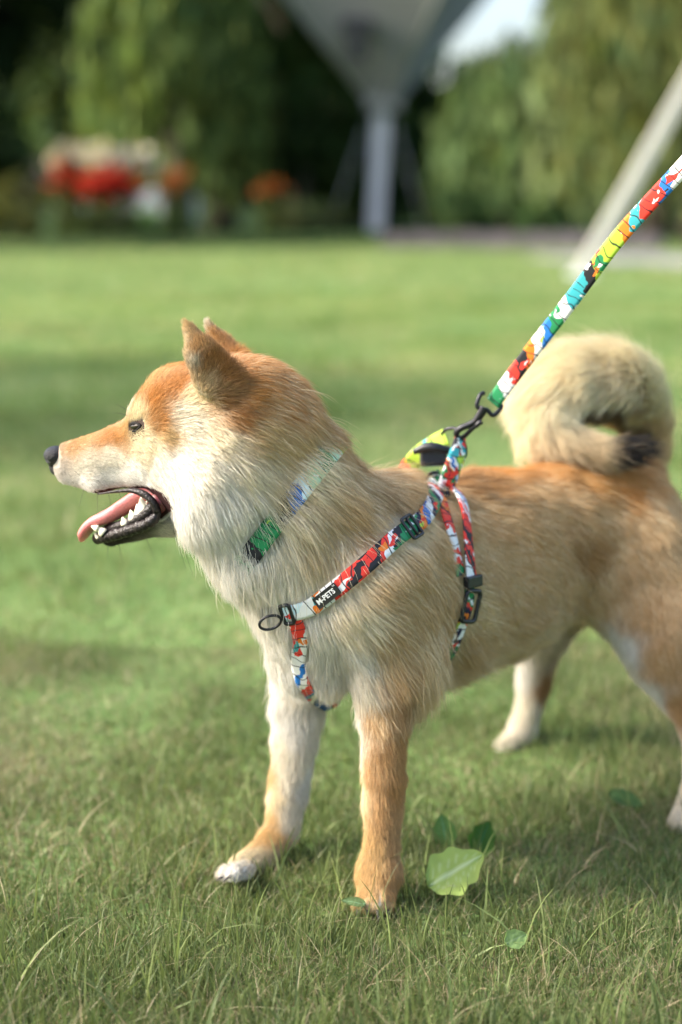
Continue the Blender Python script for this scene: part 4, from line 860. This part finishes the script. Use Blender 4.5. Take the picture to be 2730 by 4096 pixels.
# broad weed leaves in the grass
def weed_leaf(base, tip, width, nrm, col, vein, lobes, curl=.12, seed=0):
    base = np.asarray(base); tip = np.asarray(tip); ax = tip - base; L = np.linalg.norm(ax); ax = ax / L
    n_ = unit(nrm - np.dot(nrm, ax) * ax); sd_ = np.cross(n_, ax); nu, nv = 22, 13
    U, V = np.meshgrid(np.linspace(0, 1, nu), np.linspace(-1, 1, nv), indexing='ij')
    prof = np.sin(np.pi * np.clip(U, 0, 1) ** .75) ** .75 * (1 + lobes * np.sin(U * 19 + seed + (V > 0) * 1.3)) + .03
    wv = .035 * L * vnoise(np.stack([U * 3 + seed, V * 2, U * 0], -1), 1.6, 3)
    vn_ = np.abs(((U * 7 - np.abs(V) * 1.6) % 1) - .5); ridge = np.clip(1 - vn_ / .09, 0, 1) * (np.abs(V) < .9); mid = np.clip(1 - np.abs(V) / .07, 0, 1)
    h = wv + curl * L * (V * V) * .45 - curl * L * (U - .5) ** 2 * 1.2 - .012 * L * np.maximum(mid, ridge * .6)
    p = base + ax * (U * L)[..., None] + sd_ * (V * prof * width * .5)[..., None] + n_ * h[..., None]
    i, j = np.meshgrid(np.arange(nu - 1), np.arange(nv - 1), indexing='ij')
    q = np.stack([i * nv + j, (i + 1) * nv + j, (i + 1) * nv + j + 1, i * nv + j + 1], -1).reshape(-1, 4)
    mk_ = np.clip(np.maximum(mid, ridge * .6), 0, 1)[..., None]; bl = 1 + .12 * vnoise(np.stack([U * 4, V * 3, U * 0 + seed], -1), 2, 8)[..., None]
    c = np.array(col) * bl * (1 - mk_) + np.array(vein) * mk_
    return p.reshape(-1, 3), q, None, c.reshape(-1, 3)
PALEG = (.38, .50, .14); DKG = (.05, .12, .025); BLG = (.10, .20, .06)
def weed(label, leaves):
    r_ = empty('weed', tuple(leaves[0][0]), label, 'weed')
    for (b_, t_, w_, n_, col_, vein_, lob_, se_) in leaves:
        m = MB(); m.add(*weed_leaf(b_, t_, w_, n_, col_, vein_, lob_, .12, se_)); st_ = np.asarray(b_)
        tb = tube_arrays(np.array([st_ + (np.asarray(t_) - st_) * .4 + np.array([0, .016, -.034]), st_ + (np.asarray(t_) - st_) * .2 + np.array([0, .008, -.010]), st_ + (np.asarray(t_) - st_) * .06]), .0008, 6); m.add(*tb, col=vein_)
        m.build('leaf', M_leaf, r_)
TOC = np.array([-.05, -.72, .6])
weed('large pale green broad leaf with toothed edge beside the near front paw', [(P(1712, 3545, 1.270), P(1935, 3415, 1.295), .040, np.array([-.1, -.8, .6]), PALEG, (.58, .68, .38), .11, 1.2)])
weed('dark green weed leaves behind the pale broad leaf', [(P(1790, 3390, 1.38), P(1765, 3255, 1.39), .022, TOC, BLG, (.12, .26, .14), .05, 2.0), (P(1900, 3420, 1.36), P(1960, 3285, 1.38), .026, np.array([.2, -.8, .3]), DKG, (.05, .14, .06), .10, .4)])
weed('small round green leaf in the grass in front of the pale leaf', [(P(2022, 3775, 1.150), P(2108, 3735, 1.165), .016, TOC, (.22, .33, .12), (.32, .44, .20), .05, .9)])
weed('bluish green weed leaf lying by the near hind foot', [(P(2440, 3165, 1.49), P(2570, 3230, 1.47), .020, np.array([0, -.5, .8]), (.07, .14, .055), (.1, .2, .08), .05, 3.0)])
weed('thin blue-green leaf pressed under the near front paw', [(P(1465, 3616, 1.236), P(1365, 3600, 1.240), .009, np.array([0, -.6, .8]), (.11, .17, .07), (.2, .35, .2), .04, .3), ])

# paving and kerb beyond the lawn on the right
M_pave = noisy(mat('paving_concrete', (.21, .20, .215), .9), 3, .2)
def slab(name, pts, z0, z1, m, **kw):
    n = len(pts); v = [(x, y, z0) for x, y in pts] + [(x, y, z1) for x, y in pts]; top = list(range(n, 2 * n))
    q = [(i, (i + 1) % n, n + (i + 1) % n, n + i) for i in range(n)]
    o = fast_mesh(name, v, [np.array(q), np.array([top])], m, None, False); return tag(o, **kw)
slab('path', [(2.0, 17.2), (2.4, 15.6), (3.4, 14.2), (30, 11.5), (30, 14.5), (6, 17.5)], -.2, .02, M_pave, label='grey paved path at the right edge of the lawn', cat='path', kind='structure')
M_kerb = noisy(mat('kerb_stone', (.10, .085, .095), .85), 4, .25)
kerb = empty('kerb', (1.6, 21, 0), 'low dark stone kerb between the lawn and the willows', 'kerb')
for k in range(8):
    x0 = .75 + k * .42; m = MB(); y0 = 20.6 - k * .18
    m.box((x0, y0, .09), (.200, -.083, 0), (.05, .11, 0), (0, 0, .10 + .008 * (k % 3))); m.build('kerb_stone', M_kerb, kerb, False)
slab('lawn_verge', [(-60, 16), (-5, 18.2), (-2.5, 19.2), (-1, 20.6), (.6, 22.5), (1.5, 25), (8, 26), (60, 24), (60, 120), (-60, 120)], -.2, .015, noisy(mat('verge_painted_shade', (.024, .045, .015), .95, .03), .8, .4), label='rough grassy verge under the trees', cat='verge', kind='structure')  # verge colour is darkened to hold the shade of the trees

# canopy shelter: inverted pyramid on one post
M_steel = noisy(mat('painted_steel', (.84, .84, .86), .5), 2, .08); M_mem = noisy(mat('canopy_sheet', (.37, .375, .36), .75), .6, .12); M_dark = mat('dark_fitting', (.02, .022, .022), .5)
CX, CY = P(1505, 920, 31.0)[0], 31.0
sh = empty('canopy_shelter', (CX, CY, 0), 'grey inverted pyramid canopy on a single pale post behind the lawn', 'canopy')
zt = P(1530, 430, CY)[2]; ang = R(28)
pt = np.array([P(1500, 920, CY) - np.array([0, 0, .3]), P(1528, 440, CY)])
m = MB(); hw_ = 60 / F * CY; m.v = []; 
def prism(p0, p1, w, d):
    m = MB(); c = (np.asarray(p0) + p1) / 2; az = (np.asarray(p1) - p0) / 2; zz = unit(az); ax = unit(np.cross([0, 1, 0], zz)); ay = np.cross(zz, ax)
    return m.box(c, ax * w, ay * d, az)
prism(pt[0], pt[1], hw_ * .52, hw_ * .52).build('post', M_steel, sh, False)
apex = np.array([pt[1][0] + .02, CY, zt + .02]); ztop = zt + 5.5
cor0 = []; cor1 = []
for k in range(4):
    a = ang + k * math.pi / 2; d = np.array([math.cos(a), math.sin(a), 0]); cor0.append(apex + d * .30 + [0, 0, .12]); cor1.append(apex + d * 5.6 + [0, 0, 5.6])
for k in range(4):
    a0, a1, b0, b1 = cor0[k], cor0[(k + 1) % 4], cor1[k], cor1[(k + 1) % 4]; nn_ = unit(np.cross(a1 - a0, b0 - a0)); m = MB()
    vv_ = [a0, a1, b1, b0]; v = vv_ + [p + nn_ * .06 for p in vv_]
    m.add(v, [(0, 1, 2, 3), (7, 6, 5, 4), (0, 4, 5, 1), (1, 5, 6, 2), (2, 6, 7, 3), (3, 7, 4, 0)]); m.build('canopy_panel', M_mem, sh, False)
    MB().tube(np.array([a0, b0]), .07, 8).build('hip_rail', M_steel, sh)
m = MB(); m.box(apex + np.array([0, 0, .06]), (.34, 0, 0), (0, .34, 0), (0, 0, .14)); m.build('post_cap', M_mem, sh, False)
p0 = P(1430, 170, CY - 1.6); m = MB(); m.box(p0, (.17, 0, 0), (0, .15, 0), (0, 0, .30)); m.box(p0 + np.array([0, .2, .32]), (.30, 0, 0), (0, .25, 0), (0, 0, .10)); m.build('floodlight', M_dark, sh, False)
for a, b in (((1460, 500), (1325, 900)), ((1588, 500), (1690, 900))):
    MB().tube(np.array([P(*a, CY - .3), P(*b, CY - 1.0)]), .009, 6).build('guy_cable', M_steel, sh)
# slanted pale pole on the right
b0 = G(2316, 1108); d_ = P(2800, 250, b0[1] + .4) - b0
pl = empty('slanted_pole', tuple(b0), 'pale beige slanted pole leaning right behind the leash', 'pole')
prism(b0 - unit(d_) * .1, b0 + d_ * 1.5, .050, .04).build('pole_shaft', mat('pole_paint', (.62, .59, .50), .6), pl, False)
m = MB(); m.box(b0 + np.array([.02, 0, .02]), (.10, 0, 0), (0, .07, 0), (0, 0, .02)); m.build('foot_plate', M_steel, pl, False)

# ------------------------------------------------------------------ trees and planting
def cards(c, size, colr, jitter=.25, droop=None, asp=.5):
    n = len(c); a = unit(rng.normal(size=(n, 3))); 
    if droop is not None: a = unit(a * (1 - droop) + np.array([0, 0, -1]) * droop)
    b = unit(np.cross(a, rng.normal(size=(n, 3)))); s = size * rng.uniform(.6, 1.35, (n, 1))
    v = np.stack([c - a * s, c + b * s * asp, c + a * s, c - b * s * asp], 1).reshape(-1, 3)
    q = np.arange(4 * n).reshape(-1, 4); k = np.clip(rng.normal(1, jitter, (n, 1)), .4, 1.8)
    hue = rng.normal(0, .10, (n, 1)); cc = np.array(colr) * k * np.concatenate([1 + hue, 1 + 0 * hue, 1 - hue], 1)
    return v, q, None, np.repeat(np.clip(cc, 0, .6), 4, 0)
M_bark = noisy(mat('bark', (.10, .08, .06), .95), 6, .4, .6)
M_barkpale = noisy(mat('bark_pale', (.30, .27, .20), .95), 6, .3, .6)
def trunk(root_, x, y, h, r, bark, lean=.1, limbs=5, crown_r=2.0):
    m = MB(); t = np.linspace(0, 1, 9)[:, None]; pth = np.array([x, y, -.15]) + np.array([lean, 0, h]) * t + np.concatenate([.08 * np.sin(t * 7), .08 * np.cos(t * 5), 0 * t], 1) * h * .15
    m.tube(pth, r * (1.25 - .75 * t[:, 0]) + r * .35 * np.exp(-t[:, 0] * 14), 10)
    for k in range(limbs):
        a = 6.283 * k / limbs + x; s = pth[4 + k % 4]; e = s + np.array([math.cos(a) * crown_r * .7, math.sin(a) * crown_r * .7, h * .45])
        q = np.linspace(0, 1, 6)[:, None]; m.tube(s + (e - s) * q + np.array([0, 0, .25]) * np.sin(q * 3.1), r * .38 * (1 - .8 * q[:, 0]), 7)
    m.build('trunk', bark, root_)
def bushy(name, label, cat, x, y, h, r, col, n=5000, size=.16, z0=.3, bark=M_bark, tr=.16, group=None, clumps=46, asp=.5):
    t = empty(name, (x, y, 0), label, cat, group)
    u_ = unit(rng.normal(size=(clumps, 3))); u_[:, 2] = u_[:, 2]; rad_ = rng.uniform(.45, 1.0, (clumps, 1)) ** .5
    cc_ = np.array([x, y, z0 + (h - z0) / 2]) + u_ * rad_ * np.array([r, r, (h - z0) / 2])
    ci = rng.integers(0, clumps, n); p = cc_[ci] + unit(rng.normal(size=(n, 3))) * (rng.random((n, 1)) ** .4) * r * .34
    shade = np.clip(rng.normal(1, .28, clumps), .5, 1.6)[ci][:, None]
    m = MB(); v, q, _, c = cards(p, size, col, asp=asp); m.add(v, q, None, np.clip(c * np.repeat(shade, 4, 0), 0, .6)); m.build('crown', M_leaf, t, False)
    if tr: trunk(t, x, y, h * .6, tr, bark, crown_r=r)
    return t
def willow(label, x, y, h, r, col, strands=420, group=None, bark=M_bark, low=.4, leafs=16):
    t = empty('willow_tree', (x, y, 0), label, 'willow', group); m = MB()
    a = rng.uniform(0, 6.283, strands); rr = r * np.sqrt(rng.random(strands)); top = h * (1 - .42 * (rr / r) ** 2) * rng.uniform(.75, 1.03, strands); ln_ = top * rng.uniform(.30, .9, strands)
    s = np.linspace(0, 1, leafs); px_ = x + np.cos(a)[:, None] * (rr[:, None] + .25 * s[None]); py_ = y + np.sin(a)[:, None] * (rr[:, None] + .25 * s[None])
    z = np.maximum(top[:, None] - ln_[:, None] * s[None], low * rng.random((strands, 1)) + .1)
    p = np.stack([px_, py_, z], -1).reshape(-1, 3) + rng.normal(0, .10, (strands * leafs, 3))
    v, q, _, c = cards(p, .20, col, .22, .75, .32); sh_ = np.clip(rng.normal(1, .30, strands), .45, 1.7)
    m.add(v, q, None, np.clip(c * np.repeat(np.repeat(sh_, leafs), 4)[:, None], 0, .6)); m.build('crown', M_leaf, t, False)
    trunk(t, x, y, h * .8, .24, bark, crown_r=r)
    return t
def xat(u, y): return P(u, 800, y)[0]
WG = 'willows behind the lawn'
willow('large grey green willow filling the right background', xat(2640, 27), 27, 7.4, 1.95, (.16, .205, .085), 760, WG)
willow('pale willow right of the canopy post with strands to the ground', xat(2060, 29), 29, 3.4, 1.3, (.15, .22, .085), 360, WG)
willow('far right willow cut by the frame edge', xat(2820, 24), 24, 7.0, 1.9, (.15, .18, .065), 460, WG)
willow('bright sunlit willow left of the canopy with a pale trunk', xat(700, 30), 30, 7.6, 1.5, (.15, .21, .065), 430, WG, M_barkpale, 1.2)
willow('olive willow with drooping strands left of the dark tree', xat(880, 31), 31, 5.5, .9, (.105, .13, .04), 300, WG, M_bark, .8)
DG = 'dark trees behind the lawn'
bushy('dark_tree', 'dense dark green tree left of the canopy post', 'tree', xat(1190, 33), 33, 6.6, 1.9, (.050, .090, .030), 7000, .17, .2, group=DG)
bushy('dark_tree', 'dark rounded tree between the canopy and the sky gap', 'tree', xat(1720, 38), 38, 4.3, 1.6, (.035, .070, .024), 5000, .17, .2, group=DG)
bushy('dark_tree', 'tree in the top left corner, shade painted into its near black leaves', 'tree', xat(-170, 22), 22, 8.0, 2.05, (.016, .030, .012), 8000, .17, 1.5, group=DG)  # leaf colour itself carries the shade this tree stands in
bushy('dark_tree', 'shadowy tree behind the red flowers', 'tree', xat(420, 34), 34, 6.5, 1.9, (.055, .085, .032), 6000, .17, .6, group=DG)
bushy('dark_tree', 'deep green tree behind the canopy post', 'tree', xat(1420, 37), 37, 4.6, 1.6, (.040, .075, .026), 5000, .17, .1, group=DG)
# planting along the verge
SG = 'low shrubs along the verge'
for (u, y, h, r, col, lab) in ((420, 27.5, .50, .50, (.15, .22, .12), 'pale grey green shrub under the red flowers'), (640, 27.8, .45, .45, (.13, .23, .10), 'pale green shrub beside the pale willow trunk'), (1170, 28, .55, .35, (.14, .16, .07), 'small olive shrub at the foot of the dark tree'), (60, 25, .95, .55, (.10, .105, .03), 'yellowish green shrub at the left edge'), (1850, 24, .75, .42, (.085, .14, .05), 'round green shrub right of the canopy post'), (2150, 20.5, .55, .35, (.075, .13, .045), 'green shrub by the grey path'), (1320, 29, .5, .3, (.10, .13, .06), 'small shrub left of the canopy post')):
    bushy('shrub', lab, 'shrub', xat(u, y), y, h, r, col, 900, .07, .02, tr=.02, group=SG, clumps=24)
def flowers(label, u0, u1, v0, v1, y, col, n=260, size=.085, leaf=(.07, .10, .03)):
    pc = P((u0 + u1) / 2, (v0 + v1) / 2, y); w_ = (u1 - u0) / F * y / 2; h_ = (v1 - v0) / F * y / 2
    t = empty('flower_bush', (pc[0], y, 0), label, 'flowers')
    p = pc + rng.normal(0, .5, (n, 3)) * np.array([w_, .3, h_]); m = MB(); m.add(*cards(p, size, col, .12, None, .9)); m.build('blossoms', M_leaf, t, False)
    p = np.array([pc[0], y, pc[2] / 2]) + rng.uniform(-1, 1, (240, 3)) * np.array([w_, .3, pc[2] / 2]); m = MB(); m.add(*cards(p, .07, leaf)); m.build('foliage', M_leaf, t, False)
    m = MB()
    for k in range(5): m.tube(np.array([[pc[0] + (k - 2) * w_ * .3, y, -.05], [pc[0] + (k - 2) * w_ * .35, y, pc[2]]]), .012, 6)
    m.build('stems', M_bark, t)
flowers('mass of red flowers at the left under the white blossoms', 300, 550, 690, 790, 26.0, (.52, .045, .03), 330)
flowers('smaller dark red flowers at the far left of the red mass', 215, 300, 660, 740, 26.1, (.30, .04, .02), 120)
flowers('row of white blossoms standing above the red flowers', 310, 560, 595, 680, 26.3, (.52, .48, .43), 330)
flowers('round white blossom head left of the white row', 220, 290, 585, 660, 26.4, (.40, .36, .32), 90)
flowers('orange flowers beside the pale willow trunk', 655, 735, 690, 775, 26.2, (.38, .13, .05), 90)
flowers('dim orange flowers at the foot of the dark tree', 1040, 1130, 730, 790, 28, (.22, .065, .02), 60)
# pale building glimpsed through the trees
hb = empty('building', (xat(540, 46), 46, 0), 'pale building glimpsed between the trees above the red flowers', 'building')
M_wall = noisy(mat('pale_render', (.60, .60, .62), .9), 1, .06)
xb = xat(540, 46); m = MB(); m.box((xb, 47, 1.0), (1.6, 0, 0), (0, 1.2, 0), (0, 0, 1.15)); m.build('wall', M_wall, hb, False)
m = MB(); m.box((xb, 47, 2.24), (1.75, 0, 0), (0, 1.35, 0), (0, 0, .08)); m.build('roof', M_kerb, hb, False)
for dx in (-.9, 0, .9):
    m = MB(); m.box((xb + dx, 45.79, 1.2), (.24, 0, 0), (0, .02, 0), (0, 0, .36)); m.build('window', M_dark, hb, False)
# distant wood closing the view
n = 60000; xw = rng.uniform(-62, 62, n); yw = rng.uniform(56, 64, n); hh = 4.6 + 1.0 * vnoise(np.stack([xw, xw * 0, xw * 0], -1), .35, 5) + .5 * vnoise(np.stack([xw, xw * 0, xw * 0], -1), 1.1, 6) + np.clip((np.abs(xw + 6) - 6.5) * -1.2, 0, 4.5)
pw = np.stack([xw, yw, hh * np.sqrt(rng.random(n))], -1); m = MB(); v, q, _, c = cards(pw, .34, (.040, .072, .026), .3)
m.add(v, q, None, c * np.repeat(1 + .5 * vnoise(pw, .9, 8), 4)[:, None]); tag(m.build('woods', M_leaf, None, False), 'distant wood closing the view behind the trees', 'woods', kind='stuff')
# trees standing left of the frame, whose shade falls across the lawn
bushy('shade_tree', 'leafy tree left of the view shading the middle of the lawn', 'tree', -6.6, 4.6, 5.2, 1.15, (.05, .09, .03), 2600, .20, 2.6, group='shade trees left of the lawn')
